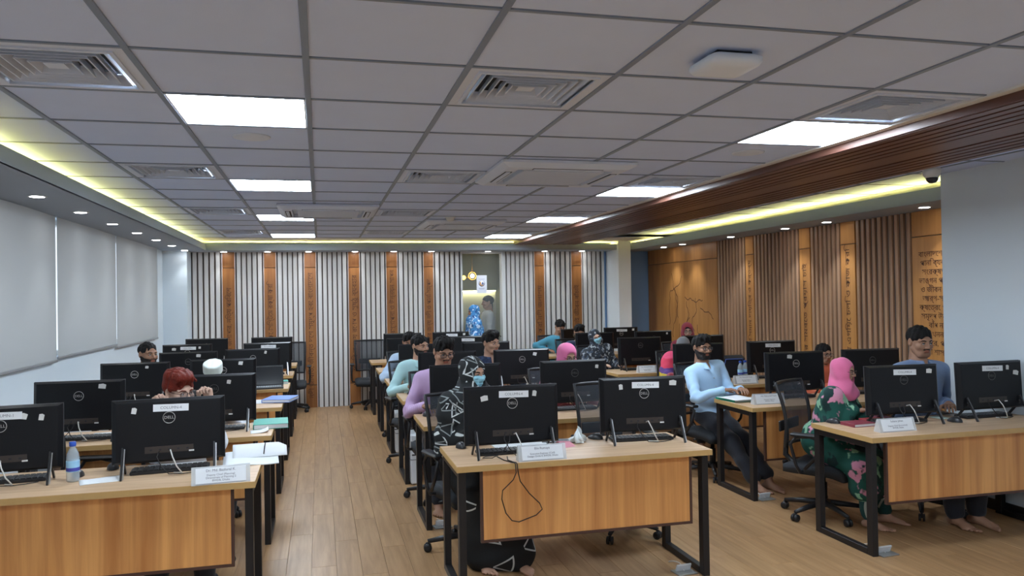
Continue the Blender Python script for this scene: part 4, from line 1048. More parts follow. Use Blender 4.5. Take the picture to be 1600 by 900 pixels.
def pattern_cloth(name, base, cols, scale=14.0, kind='blotch', rough=0.85, thr=0.5):
    key = 'cloth_' + name
    if key in MATS: return MATS[key]
    m, nt, b = new_mat(key); N, L = nt.nodes, nt.links
    tc = N.new('ShaderNodeTexCoord')
    last = None
    prev = (*base, 1)
    for k, c in enumerate(cols):
        mp = N.new('ShaderNodeMapping'); mp.inputs['Location'].default_value = (3.7 * k, 1.9 * k, 5.1 * k); L.new(tc.outputs['Object'], mp.inputs['Vector'])
        if kind == 'blotch':
            t = N.new('ShaderNodeTexNoise'); t.inputs['Scale'].default_value = scale; t.inputs['Detail'].default_value = 3; L.new(mp.outputs[0], t.inputs['Vector']); v = t.outputs['Fac']
            cr = N.new('ShaderNodeValToRGB'); cr.color_ramp.elements[0].position = thr + 0.03; cr.color_ramp.elements[1].position = thr + 0.06
        elif kind == 'lines':
            t = N.new('ShaderNodeTexVoronoi'); t.feature = 'DISTANCE_TO_EDGE'; t.inputs['Scale'].default_value = scale; L.new(mp.outputs[0], t.inputs['Vector'])
            n2 = N.new('ShaderNodeTexNoise'); n2.inputs['Scale'].default_value = scale * 0.9; L.new(mp.outputs[0], n2.inputs['Vector'])
            mm = N.new('ShaderNodeMath'); mm.operation = 'LESS_THAN'; mm.inputs[1].default_value = 0.035; L.new(t.outputs['Distance'], mm.inputs[0])
            m2 = N.new('ShaderNodeMath'); m2.operation = 'GREATER_THAN'; m2.inputs[1].default_value = thr; L.new(n2.outputs['Fac'], m2.inputs[0])
            m3 = N.new('ShaderNodeMath'); m3.operation = 'MULTIPLY'; L.new(mm.outputs[0], m3.inputs[0]); L.new(m2.outputs[0], m3.inputs[1]); v = m3.outputs[0]
            cr = N.new('ShaderNodeValToRGB'); cr.color_ramp.elements[0].position = 0.3; cr.color_ramp.elements[1].position = 0.6
        elif kind == 'triangles':
            sc = N.new('ShaderNodeVectorMath'); sc.operation = 'SCALE'; sc.inputs['Scale'].default_value = scale; L.new(mp.outputs[0], sc.inputs[0])
            t = N.new('ShaderNodeTexVoronoi'); t.inputs['Scale'].default_value = 1.0; t.inputs['Randomness'].default_value = 0.75; L.new(sc.outputs[0], t.inputs['Vector'])
            df = N.new('ShaderNodeVectorMath'); df.operation = 'SUBTRACT'; L.new(sc.outputs[0], df.inputs[0]); L.new(t.outputs['Position'], df.inputs[1])
            sp = N.new('ShaderNodeSeparateColor'); L.new(t.outputs['Color'], sp.inputs[0])
            an = N.new('ShaderNodeMath'); an.operation = 'MULTIPLY'; an.inputs[1].default_value = 6.28; L.new(sp.outputs[0], an.inputs[0])
            vr = N.new('ShaderNodeVectorRotate'); vr.rotation_type = 'Y_AXIS'; L.new(df.outputs[0], vr.inputs['Vector']); L.new(an.outputs[0], vr.inputs['Angle'])
            ds = []
            for e in ((0, 0, 1), (0.866, 0, -0.5), (-0.866, 0, -0.5)):
                dp = N.new('ShaderNodeVectorMath'); dp.operation = 'DOT_PRODUCT'; dp.inputs[1].default_value = e; L.new(vr.outputs[0], dp.inputs[0]); ds.append(dp.outputs['Value'])
            x1 = N.new('ShaderNodeMath'); x1.operation = 'MAXIMUM'; L.new(ds[0], x1.inputs[0]); L.new(ds[1], x1.inputs[1])
            x2 = N.new('ShaderNodeMath'); x2.operation = 'MAXIMUM'; L.new(x1.outputs[0], x2.inputs[0]); L.new(ds[2], x2.inputs[1])
            cp = N.new('ShaderNodeMath'); cp.operation = 'COMPARE'; cp.inputs[1].default_value = 0.21; cp.inputs[2].default_value = 0.030; L.new(x2.outputs[0], cp.inputs[0])
            gt = N.new('ShaderNodeMath'); gt.operation = 'GREATER_THAN'; gt.inputs[1].default_value = thr; L.new(sp.outputs[1], gt.inputs[0])
            m3 = N.new('ShaderNodeMath'); m3.operation = 'MULTIPLY'; L.new(cp.outputs[0], m3.inputs[0]); L.new(gt.outputs[0], m3.inputs[1]); v = m3.outputs[0]
            cr = N.new('ShaderNodeValToRGB'); cr.color_ramp.elements[0].position = 0.3; cr.color_ramp.elements[1].position = 0.6
        else:   # fine check
            sx = N.new('ShaderNodeTexWave'); sx.inputs['Scale'].default_value = scale; sx.bands_direction = 'X' if k == 0 else 'Z'; L.new(mp.outputs[0], sx.inputs['Vector']); v = sx.outputs['Fac']
            cr = N.new('ShaderNodeValToRGB'); cr.color_ramp.elements[0].position = 0.75; cr.color_ramp.elements[1].position = 0.95
        L.new(v, cr.inputs['Fac'])
        mx = N.new('ShaderNodeMixRGB'); mx.inputs['Color2'].default_value = (*c, 1)
        L.new(cr.outputs['Color'], mx.inputs['Fac'])
        if last is None: mx.inputs['Color1'].default_value = prev
        else: L.new(last, mx.inputs['Color1'])
        last = mx.outputs['Color']
    L.new(last, b.inputs['Base Color']); b.inputs['Roughness'].default_value = rough
    MATS[key] = m
    return m
def axes(u, twist=0.0):
    u = np.asarray(u, float); u = u / np.linalg.norm(u)
    r = np.array((math.cos(twist), math.sin(twist), 0.0)); r = r - u * (r @ u); r /= np.linalg.norm(r)
    f = np.cross(u, r)
    return r, f, u
def ik(a, t, l1, l2, pole):
    a = np.asarray(a, float); t = np.asarray(t, float); d = t - a; D = np.linalg.norm(d); D2 = min(max(D, abs(l1 - l2) + 0.01), (l1 + l2) * 0.998)
    u = d / max(D, 1e-6); t = a + u * D2
    x = (D2 * D2 + l1 * l1 - l2 * l2) / (2 * D2); h = math.sqrt(max(l1 * l1 - x * x, 0))
    p = np.asarray(pole, float); p = p - u * (p @ u); p /= max(np.linalg.norm(p), 1e-6)
    return a + u * x + p * h, t
def folds(P, c, u, r, f, a=0.0042):
    q = P - c; z = q @ u; x = q @ r; y = q @ f
    lowm = np.exp(-((z - 0.10) / 0.16) ** 2)
    return a * lowm * np.sin(52 * z + 3.0 * np.sin(10 * x + 1.1) + 2.0 * np.sin(9 * y)) + a * 0.55 * np.sin(34 * x + 16 * z + 2.4 * np.sin(8 * z)) * np.exp(-((z - 0.34) / 0.2) ** 2)
DESK_RECTS = [(x0, 4.92 if (cn == 'panel-side' and r_ == 0) else x1, DESK_Y[r_], DESK_Y[r_] + 0.62) for cn, (x0, x1) in COLS.items() for r_ in range(6)]
def arm_clash(S, E, W, frame, pads):
    """how deep an arm would sink into a desk top or the sitter's own armrest"""
    wx, wy, c, s = frame; bad = 0.0
    for a, b, ra, rb in ((S, E, 0.064, 0.054), (E, W, 0.054, 0.038)):
        for t in np.linspace(0, 1, 9):
            p = a + (b - a) * t; r = ra + (rb - ra) * t
            X = wx + c * p[0] - s * p[1]; Y = wy + s * p[0] + c * p[1]
            for (x0, x1, y0, y1) in DESK_RECTS:
                if x0 - r * 0.7 < X < x1 + r * 0.7 and y0 - r * 0.7 < Y < y1 + r * 0.7:
                    d = min(0.752 + r - p[2], p[2] + r - 0.672)
                    if d > 0: bad += d
            if pads and 0.235 - r < abs(p[0]) < 0.325 + r and abs(p[1]) < 0.13 + r:
                d = min(0.69 + r - p[2], p[2] + r - 0.655, 0.325 + r - abs(p[0]), abs(p[0]) - 0.235 + r)
                if d > 0: bad += d
    return bad
def wrinkle(P, a=0.0022):
    return a * (np.sin(31 * P[:, 0] + 17 * P[:, 2] + 2.1) + np.sin(43 * P[:, 2] - 23 * P[:, 1]) + np.sin(37 * P[:, 1] + 29 * P[:, 0] + 1.3))
def eul(yaw, pitch, roll):
    """head rotation: yaw to the person's left positive, pitch down positive, roll towards the right shoulder positive"""
    M = Matrix.Rotation(yaw, 3, 'Z') @ Matrix.Rotation(-pitch, 3, 'X') @ Matrix.Rotation(roll, 3, 'Y')
    return np.array(M)
def person(label, head, heading, lean=0.25, side=0.0, twist=0.0, look=(0, 0, 0), hands=None, hpose=('rest', 'rest'), feet=None, sk='brown', girth=1.0, top=None, top_kind='shirt', bottom=None, bottom_kind='trousers', hair=None, hijab=None, hijab_mat=None, mask=False, glasses=False, beard=None, cap=None, shawl=None, standing=False, sleeve=1.0, collar=True, female=False, h=0.014, drape=None, palm=None, elbow=None, inner=None, rest=None):
    """head: world position between the ears; all other points in the person's own frame (+Y ahead, +X to the right)"""
    t_ = thing('person', (0, 0, 0), heading, label, 'person')
    r, f, u = axes((side, lean, 1.0), twist)
    HR = eul(*look)
    zp0 = 0.565 if top_kind == 'shirt' else 0.585
    if standing: s = head[2] / (0.93 + 0.50 * u[2] + 0.15); zp = 0.93 * s
    else:
        s = min(max((head[2] - zp0) / (0.50 * u[2] + 0.15), 0.84), 1.0); zp = head[2] - s * (0.50 * u[2] + 0.15)
    nk = np.array((0.35 * side, 0.45 * lean, 1.0)); nk = nk / np.linalg.norm(nk) * 0.15 * s
    off = u * 0.50 * s + nk * np.array((1, 1, 1.0))
    c_, s_ = math.cos(heading), math.sin(heading)
    wx = head[0] - (c_ * off[0] - s_ * off[1]); wy = head[1] - (s_ * off[0] + c_ * off[1])
    t_.location = (wx, wy, 0)
    def loc(p):
        if p[0] == 'w':
            dx, dy = p[1] - wx, p[2] - wy
            return (c_ * dx + s_ * dy, -s_ * dx + c_ * dy, p[3])
        return p
    if hands is not None: hands = [loc(p) for p in hands]
    if feet is not None: feet = [loc(p) for p in feet]
    PERSON_LOG.append((label[:40], round(s, 3), round(zp, 3), round(wx, 2), round(wy, 2)))
    Cc = np.array((0, 0, zp)); N_ = Cc + u * 0.50 * s; Hd = Cc + off
    B = np.stack([r, f, u], 1)
    sw = 0.168 if female else 0.182
    Sh = [Cc + u * 0.435 * s + r * k * sw * s for k in (-1, 1)]     # 0: left (-X), 1: right (+X)
    if hands is None:          # fingers on the near edge of the keyboard, wrists just behind the desk edge
        edge = max([y + 0.62 for y in DESK_Y if y + 0.62 < wy - 0.05])
        d_ = (wy - edge - 0.035) / max(-c_, 0.5)
        hands = [(-0.13, d_, 0.80), (0.13, d_, 0.80)]
        if rest is None: rest = (0.773, 0.773)
    if rest is None: rest = (None, None)
    if feet is None: feet = [(-0.12, 0.42, 0.075), (0.12, 0.42, 0.075)] if not standing else [(-0.10, 0.02, 0.075), (0.10, 0.02, 0.075)]
    def hand_pose(k, e, w):
        hv = HANDS[hpose[k]][0].copy()
        if k == 0: hv[:, 0] *= -1
        y = w - e; y = y / np.linalg.norm(y)
        pn = np.array(palm[k] if palm and palm[k] is not None else (0, 0, -1.0))     # palm direction
        if hpose[k] != 'fist' and (palm is None or palm[k] is None): y = y * np.array((1, 1, 0.25)); y /= np.linalg.norm(y)
        z = -(pn - y * (pn @ y)); z /= max(np.linalg.norm(z), 1e-6); x = np.cross(y, z)
        return (hv * s * (0.93 if female else 1.0)) @ np.stack([x, y, z], 1).T + w
    elbows = []; wrists = []
    for k in (0, 1):
        sg = -1 if k == 0 else 1
        tgt = np.array(hands[k], float); best = None
        for rnd_ in range(3):
            best = None
            for th in ([None] if elbow and elbow[k] is not None else np.linspace(0.15, 1.5, 19)):
                pole = elbow[k] if th is None else (sg * math.sin(th), -0.35, -math.cos(th))
                e, w = ik(Sh[k], tgt, 0.285 * s, 0.255 * s, pole)
                bad = arm_clash(Sh[k], e, w, (wx, wy, c_, s_), not standing) + 0.004 * abs((th or 0) - 0.4)
                if best is None or bad < best[0]: best = (bad, e, w)
            if rest[k] is None: break
            hv_ = hand_pose(k, best[1], best[2])
            tgt[2] += rest[k] - hv_[:, 2].min()
        elbows.append(best[1]); wrists.append(best[2])
    hips = [Cc + np.array((k * 0.088 * s, 0.0, -0.015 * s)) for k in (-1, 1)]
    knees = []; ankles = []
    for k in (0, 1):
        kn, an = ik(hips[k], feet[k], 0.425 * s, 0.40 * s, (0.0 + (-0.15 if k == 0 else 0.15), 1.0, 0.55)); knees.append(kn); ankles.append(an)
    g = girth
    def torso(P, inf=0.0, low=True):
        d = f_ell(P, Cc + u * 0.34 * s, np.array((0.160 * g, 0.108 * g, 0.165)) * s + inf, B)
        d = smin(d, f_ell(P, Cc + u * 0.17 * s + f * 0.012 * (g - 0.9), np.array((0.142 * g, 0.108 * g, 0.15)) * s + inf, B), 0.06)
        d = smin(d, f_ell(P, Cc + u * 0.02 * s - f * 0.015 * s, np.array((0.165 * g, 0.118 * g, 0.105)) * s + inf, B), 0.06)
        d = smin(d, f_cap(P, Sh[0] * 0.85 + Sh[1] * 0.15, Sh[1] * 0.85 + Sh[0] * 0.15, 0.058 * s + inf), 0.06)
        if female: d = smin(d, smin(f_ell(P, Cc + u * 0.31 * s + f * 0.085 * s + r * 0.07 * s, np.full(3, 0.065) * s + inf), f_ell(P, Cc + u * 0.31 * s + f * 0.085 * s - r * 0.07 * s, np.full(3, 0.065) * s + inf), 0.05), 0.05)
        return d
    def arms(P, inf=0.0, frac=1.0, loose=0.0):
        d = None
        for k in (0, 1):
            gg = 1 + (g - 1) * 0.5
            a = f_cap(P, Sh[k], elbows[k], 0.048 * s * gg + inf + loose, 0.035 * s * gg + inf + loose)
            if frac > 0.5:
                q = elbows[k] + (wrists[k] - elbows[k]) * min(1.0, (frac - 0.5) * 2)
                a = smin(a, f_cap(P, elbows[k], q, 0.036 * s * gg + inf + loose, 0.026 * s + inf * 0.7 + loose), 0.02)
            elif frac < 0.5:
                q = Sh[k] + (elbows[k] - Sh[k]) * frac * 2
                a = f_cap(P, Sh[k], q, 0.050 * s * g + inf + loose, 0.045 * s * g + inf + loose)
            if inf > 0.005:
                de = np.linalg.norm(P - elbows[k], axis=1)
                ud = (elbows[k] - Sh[k]) / np.linalg.norm(elbows[k] - Sh[k]); wd = (wrists[k] - elbows[k]) / max(np.linalg.norm(wrists[k] - elbows[k]), 1e-6)
                sd = (P - elbows[k]) @ (ud + wd * 0.6)
                a = a + 0.0050 * np.exp(-(de / 0.13) ** 2) * np.sin(95 * sd + 14 * P[:, 0] + 2.0 * k) + 0.0022 * np.sin(70 * sd + 25 * P[:, 2] + k)
            d = a if d is None else np.minimum(d, a)
        return d
    def legs(P, inf=0.0, frac=1.0, k_=0.03, loose=0.0):
        d = None
        for k in (0, 1):
            a = f_cap(P, hips[k], knees[k], 0.078 * s * g + inf, 0.056 * s + inf + loose * 0.6)
            q = knees[k] + (ankles[k] - knees[k]) * frac
            a = smin(a, f_cap(P, knees[k], q, 0.055 * s + inf + loose * 0.6, 0.036 * s + inf + loose), 0.03)
            d = a if d is None else smin(d, a, k_)
        return d
    neck0 = N_ - u * 0.03; neck1 = Hd + HR @ np.array((0, -0.022, -0.06)) * s
    pts = np.array([Cc, N_, Hd, *Sh, *elbows, *wrists, *knees, *ankles, *hips])
    lo = pts.min(0) - 0.26; hi = pts.max(0) + 0.26
    def body_f(P):
        d = torso(P); d = smin(d, arms(P), 0.03); d = smin(d, legs(P), 0.04)
        return smin(d, f_cap(P, neck0, neck1, 0.060 * s, 0.053 * s), 0.03)
    bv, bq = snet(body_f, lo, hi, h * 1.15)
    hs = s * (0.90 if female else 0.945)
    def tohead(v): return (np.asarray(v) * hs) @ HR.T + Hd
    parts = [(bv, bq, 0), (tohead(HV), HQ, HM)] + [(tohead(v), q, m) for v, q, m in EYES + BROWS + LIDS]
    for k in (0, 1):
        hq = HANDS[hpose[k]][1]
        if k == 0: hq = hq[:, ::-1]
        parts.append((hand_pose(k, elbows[k], wrists[k]), hq, 0))
    for k in (0, 1):
        fv, fq = FOOT; fv = fv.copy()
        if k == 0: fv[:, 0] *= -1; fq = fq[:, ::-1]
        d = feet[k]; a = math.atan2(-(ankles[k][0] - hips[k][0]) * 0.5, max(ankles[k][1] - 0.1, 0.2)) if not standing else 0
        M = np.array(Matrix.Rotation(a + (0.12 if k == 0 else -0.12), 3, 'Z'))
        parts.append(((fv * s) @ M.T + np.array((ankles[k][0], ankles[k][1], 0.0715 * s + 0.0)), fq, 0))
    S_ = skin(sk, SK[sk])
    hairm = hair[1] if hair else m_hair
    place(np_mesh('body', parts, [S_[0], S_[1], m_eye, m_iris, hairm if not hijab else m_hair]), 'body', t_)
    # ---- clothes
    def garment(nm, fn, m, hh=h):
        v, q = snet(fn, lo, hi, hh); place(np_mesh(nm, [(v, q, 0)], [m]), nm, t_)
    if top_kind == 'shirt':
        def shirt_f(P):
            d = smin(torso(P, 0.013), arms(P, 0.013, sleeve), 0.03) + folds(P, Cc, u, r, f) + wrinkle(P, 0.0012)
            d = smax(d, -f_cap(P, neck0 - u * 0.02, neck1 + (neck1 - neck0), 0.064 * s, 0.075 * s), 0.008)
            return smax(d, -f_cap(P, N_ + f * 0.075 * s + u * 0.02, N_ + f * 0.125 * s - u * 0.085 * s, 0.040 * s, 0.010 * s), 0.006)
        garment('shirt', shirt_f, top)
        def front(x, tt):
            o = Cc + u * tt * s + r * x * s + f * 0.32 * s; p_ = o
            for _ in range(24):
                dd = float(torso(p_[None], 0.0135)[0] + folds(p_[None], Cc, u, r, f)[0])
                if dd < 0.0006: break
                p_ = p_ - f * min(dd, 0.04) * 0.9
            return p_ + f * 0.0016
        if h <= 0.0165:
            MB().sheet(lambda a, b_: tuple(front(-0.014 + 0.028 * a, 0.04 + 0.355 * b_)), 2, 18).obj('placket', top, t_)
            bm = mat('shirt_button', (0.55, 0.55, 0.55), 0.4)
            for tt in (0.36, 0.28, 0.20, 0.12):
                p_ = front(0, tt) + f * 0.002
                MB().lathe([(0.0055, -0.001), (0.0055, 0.0012), (0.003, 0.0016)], 10, 0, TR(*p_) @ Vector(f).to_track_quat('Z', 'Y').to_matrix().to_4x4()).obj('button', bm, t_)
            pk = MB().sheet(lambda a, b_: tuple(front(-0.125 + 0.085 * a, 0.27 + 0.10 * b_) + f * 0.001), 6, 6).obj('pocket', top, t_)
        for k in (0, 1):
            if sleeve >= 0.99:
                wd = (wrists[k] - elbows[k]) / np.linalg.norm(wrists[k] - elbows[k])
                MB().tube([tuple(wrists[k] - wd * 0.045), tuple(wrists[k] - wd * 0.04), tuple(wrists[k] + wd * 0.012), tuple(wrists[k] + wd * 0.016)], [0.034 * s, 0.039 * s, 0.037 * s, 0.030 * s], 14).obj('cuff', top, t_)
    else:                       # long loose kameez
        def kz(P):
            d = smin(torso(P, 0.02), arms(P, 0.016, sleeve, 0.008), 0.05)
            sk_ = legs(P, 0.035, 0.35 if top_kind == 'kameez' else 0.93, 0.16, 0.05)
            return smin(d, sk_, 0.06) + wrinkle(P, 0.002) + folds(P, Cc, u, r, f, 0.006)
        garment('kameez' if top_kind == 'kameez' else 'gown', kz, top)
    if bottom is not None:
        garment('trousers', lambda P: smin(f_ell(P, Cc - np.array((0, 0.012, 0.01)) * s, np.array((0.168 * g, 0.122 * g, 0.105)) * s + 0.006), legs(P, 0.012, 0.92, 0.03, 0.014), 0.04) + wrinkle(P, 0.0032), bottom)
    if collar and top_kind == 'shirt' and not hijab:
        ax = (neck1 - neck0) / np.linalg.norm(neck1 - neck0)
        cr_, cf_, cu_ = axes(ax, twist)
        b0 = neck0 + ax * 0.035 * s
        def cfn(uu, vv):
            th = PI / 2 + 0.28 + (2 * PI - 0.56) * uu
            fold = min(1.0, vv * 2.2); ft = max(0.0, (vv - 0.45) / 0.55)
            rad = (0.062 + 0.030 * ft) * s; tip = max(0, abs(2 * uu - 1) - 0.55) / 0.45
            fr_ = 0.5 + 0.5 * math.sin(th)
            drop = (0.034 * fold - 0.048 * ft - 0.030 * fr_) * s
            p = b0 + cr_ * rad * math.cos(th) * (1 + 0.12 * tip * ft) + cf_ * (rad * math.sin(th) * (1.05 + 0.25 * tip * ft) + 0.008) + cu_ * (drop - 0.034 * tip * ft * s)
            return tuple(p)
        MB().sheet(cfn, 32, 8, thick=0.003).obj('collar', top, t_)
    hl, hh_ = np.array((-0.16, -0.17, -0.2)), np.array((0.16, 0.17, 0.2))
    def head_piece(nm, fn, m, hstep=0.006, lo_=hl, hi_=hh_):
        v, q = snet(fn, lo_, hi_, hstep); place(np_mesh(nm, [(tohead(v), q, 0)], [m]), nm, t_)
    if hair:
        style = hair[0]
        def hf(P):
            w_ = 0.010 * np.sin(45 * P[:, 1] + 12)
            n = 0.0022 * np.sin(190 * (P[:, 0] + w_) + 60 * P[:, 1]) + 0.0022 * np.sin(120 * (P[:, 0] - w_) - 95 * P[:, 1] + 40 * P[:, 2]) + 0.0018 * np.sin(70 * P[:, 1] - 50 * P[:, 0])
            d = f_ell(P, (0, -0.014, 0.044), {'thin': (0.082, 0.102, 0.086), 'short': (0.085, 0.106, 0.092), 'full': (0.087, 0.108, 0.096), 'quiff': (0.090, 0.110, 0.098), 'bun': (0.085, 0.106, 0.090)}[style])
            if style == 'quiff':
                d = smin(d, f_ell(P, (0.012, 0.055, 0.110), (0.072, 0.062, 0.042)), 0.03); d = smin(d, f_ell(P, (0.0, -0.02, 0.112), (0.084, 0.090, 0.052)), 0.03)
                for kx, ky, kz in ((-0.05, 0.07, 0.10), (-0.015, 0.09, 0.105), (0.025, 0.088, 0.108), (0.058, 0.06, 0.098)): d = smin(d, f_cap(P, (kx, ky - 0.03, kz + 0.02), (kx - 0.02, ky + 0.008, kz - 0.018), 0.018, 0.008), 0.012)
            if style == 'full':
                d = smin(d, f_ell(P, (-0.01, 0.03, 0.112), (0.074, 0.066, 0.038)), 0.03)
                for kx in (-0.045, -0.018, 0.012, 0.04): d = smin(d, f_cap(P, (kx + 0.01, 0.06, 0.118), (kx - 0.012, 0.094, 0.083), 0.015, 0.006), 0.012)
            if style == 'bun':
                d = smin(d, f_ell(P, (0, -0.10, -0.02), (0.06, 0.04, 0.07)), 0.03)
            d = d + n
            fw = 0.060 if style in ('full', 'bun') else 0.056
            d = smax(d, -f_ell(P, (0, 0.105, -0.035), (0.066, 0.085, 0.100 if style != 'thin' else 0.112)), 0.004)
            cut = (-0.062 + 1.15 * np.clip(P[:, 1] + 0.045, 0, 0.075)) - P[:, 2] if style != 'bun' else (-0.09 + 1.3 * np.clip(P[:, 1] + 0.03, 0, 0.09)) - P[:, 2]
            d = smax(d, cut * 0.8, 0.006)
            for s2 in (-1, 1): d = smax(d, -f_ell(P, (s2 * 0.084, -0.008, 0.0), (0.02, 0.022, 0.034)), 0.004)
            return d
        head_piece('hair', hf, hair[1], 0.0042)
    if beard:
        th = {'full': 0.0055, 'stubble': 0.0028, 'moustache': 0.0028}[beard]
        def bf(P):
            d = head_field(P) - th - 0.0012 * np.sin(140 * P[:, 0] + 90 * P[:, 2])
            keep = P[:, 2] + 0.040 - 0.35 * np.clip(0.05 - P[:, 1], 0, 0.2) - 0.30 * np.clip(np.abs(P[:, 0]) - 0.03, 0, 1)
            keep = np.maximum(keep, -0.005 - P[:, 1]); keep = np.maximum(keep, -0.115 - P[:, 2])
            if beard == 'moustache': keep = np.maximum(np.maximum(np.abs(P[:, 2] + 0.043) - 0.006, np.abs(P[:, 0]) - 0.028), 0.05 - P[:, 1])
            d = np.maximum(d, keep)
            mouth = f_ell(P, (0, 0.095, -0.058), (0.024, 0.03, 0.0125))
            d = smax(d, -mouth, 0.003)
            if beard != 'moustache': d = smax(d, -f_ell(P, (0, 0.11, -0.028), (0.020, 0.03, 0.0125)), 0.003)
            return d
        head_piece('beard' if beard != 'moustache' else 'moustache', bf, m_beard, 0.004)
    if mask:
        def mf(P):
            d = head_field(P) - 0.009 - 0.0015 * np.sin(260 * P[:, 2])
            bx2 = np.maximum(np.maximum(np.abs(P[:, 0]) - 0.066, np.abs(P[:, 2] + 0.052) - 0.052), 0.02 - P[:, 1])
            return smax(d, bx2, 0.008)
        head_piece('face_mask', mf, m_mask, 0.005)
    if glasses:
        gl = MB()
        for s2 in (-1, 1):
            ring = []
            for a in np.linspace(0, 2 * PI, 21)[:-1]:
                cx, cz = math.cos(a), math.sin(a)
                ring.append((s2 * 0.033 + 0.0255 * np.sign(cx) * abs(cx) ** 0.6, 0.107 - 0.10 * max(0, abs(s2 * 0.033 + 0.0255 * cx) - 0.03), 0.004 + 0.0175 * np.sign(cz) * abs(cz) ** 0.6))
            gl.tube(ring, 0.0021, 6, closed=True)
            gl.tube([(s2 * 0.0585, 0.103, 0.010), (s2 * 0.074, 0.08, 0.012), (s2 * 0.081, 0.0, 0.014), (s2 * 0.082, -0.02, 0.008)], 0.0019, 6)
        gl.tube([(-0.008, 0.1075, 0.008), (0, 0.110, 0.010), (0.008, 0.1075, 0.008)], 0.0018, 6)
        G = np_mesh('glasses', [(tohead(gl.v), gl.f, 0)], [m_specs]); place(G, 'glasses', t_)
        ln = MB()
        for s2 in (-1, 1): ln.box(s2 * 0.033 - 0.0235, s2 * 0.033 + 0.0235, 0.1065, 0.1070, -0.0120, 0.0200)
        place(np_mesh('lenses', [(tohead(ln.v), ln.f, 0)], [m_lens]), 'lenses', t_)
    if cap:
        prof = lambda P: None
        def cf(P):
            Q = P - np.array((0, -0.012, 0.085)); 
            rr = np.sqrt((Q[:, 0] / 0.088) ** 2 + (Q[:, 1] / 0.106) ** 2)
            d = np.maximum((rr - 1) * 0.09, np.abs(Q[:, 2] + 0.10 * Q[:, 1]) - 0.040)
            return smax((rr - 1) * 0.09, np.abs(Q[:, 2] - 0.009 + 0.12 * Q[:, 1]) - 0.047, 0.018) + 0.0008 * np.sin(120 * P[:, 0])
        head_piece('cap', cf, cap, 0.005)
    if hijab:
        chest = Cc + u * 0.36 * s
        def hj(P):
            Q = ((P - Hd) @ HR) / hs
            d = f_ell(Q, (0, -0.016, 0.036), (0.094, 0.114, 0.100)) * hs
            d = smin(d, f_ell(Q, (0, 0.014, -0.045), (0.086, 0.092, 0.092)) * hs, 0.03)
            nb = Hd + HR @ np.array((0, -0.01, -0.07)) * hs
            d = smin(d, f_cap(P, nb, N_ + f * 0.01, 0.082 * s, 0.105 * s), 0.05)
            if hijab == 'wrap': dr = f_ell(P, N_ + f * 0.03 * s - u * 0.01 * s, np.array((0.125, 0.120, 0.075)) * s, B)
            else: dr = smin(f_ell(P, Cc + u * 0.41 * s + f * 0.02 * s, np.array((0.185, 0.135, 0.095 if hijab == 'short' else 0.17)) * s, B), f_cap(P, Sh[0], Sh[1], 0.072 * s), 0.05)
            d = smin(d, dr, 0.06)
            if hijab == 'long':
                for k in (0, 1): d = smin(d, f_cap(P, Sh[k], elbows[k], 0.082 * s, 0.095 * s), 0.06)
                d = smin(d, f_ell(P, Cc + u * 0.25 * s, np.array((0.20, 0.155, 0.22)) * s, B), 0.06)
            lowq = np.clip((0.0 - Q[:, 2]) / 0.08, 0, 1)
            d = d + 0.0055 * lowq * np.sin(42 * Q[:, 2] + 26 * np.abs(Q[:, 0]) + 2 * np.sin(14 * Q[:, 0])) + 0.0028 * np.sin(52 * Q[:, 1] + 40 * Q[:, 2] + 12 * Q[:, 0])
            face = f_ell(Q, (0, 0.115, -0.012), (0.057, 0.095, 0.080)) * hs
            return smax(d, -face, 0.010)
        v, q = snet(hj, lo - 0.05, hi + 0.1, 0.009 if h < 0.016 else 0.011); place(np_mesh('headscarf', [(v, q, 0)], [hijab_mat]), 'headscarf', t_)
        if inner is not None:
            head_piece('under_scarf', lambda P: smax(f_ell(P, (0, -0.012, 0.04), (0.083, 0.104, 0.090)), -f_ell(P, (0, 0.115, -0.02), (0.055, 0.09, 0.075)), 0.005), inner)
    if shawl is not None:
        def shf(P):
            d = torso(P, 0.035)
            d = smin(d, arms(P, 0.04, 0.72, 0.02), 0.07)
            hem = (Cc[2] + 0.06) - P[:, 2]
            return smax(d, hem, 0.01) + wrinkle(P, 0.004)
        garment('shawl', shf, shawl)
    return t_, (wx, wy, zp - (0.575 if top_kind == 'shirt' else 0.60))
PERSON_LOG = []
# ------------------------------------------------------------------ the people in the room
c_black = pattern_cloth('black_triangles', (0.010, 0.012, 0.014), [(0.62, 0.66, 0.66), (0.25, 0.28, 0.28)], 8.5, 'triangles', thr=0.35)
c_blackgown = pattern_cloth('black_gown', (0.008, 0.009, 0.010), [(0.55, 0.58, 0.58)], 6.5, 'triangles', thr=0.5)
c_floral = pattern_cloth('floral_dark', (0.016, 0.020, 0.028), [(0.32, 0.34, 0.36), (0.06, 0.08, 0.12)], 26, 'blotch', thr=0.53)
c_bluepat = pattern_cloth('blue_white', (0.05, 0.22, 0.48), [(0.55, 0.68, 0.80), (0.02, 0.08, 0.25)], 22, 'blotch', thr=0.52)
c_greenfl = pattern_cloth('green_floral', (0.008, 0.085, 0.065), [(0.66, 0.28, 0.40), (0.30, 0.58, 0.38), (0.005, 0.03, 0.03)], 7.5, 'blotch', thr=0.53)
c_pink = cloth('pink', (0.72, 0.17, 0.35), 0.05); c_pink2 = cloth('pink_bright', (0.74, 0.16, 0.32), 0.05)
c_grey = cloth('grey_scarf', (0.20, 0.20, 0.21)); c_maroon = cloth('maroon', (0.30, 0.03, 0.05)); c_orange = cloth('orange', (0.60, 0.12, 0.05))
c_lav = pattern_cloth('lavender_check', (0.56, 0.40, 0.60), [(0.46, 0.30, 0.52), (0.46, 0.30, 0.52)], 28, 'check')
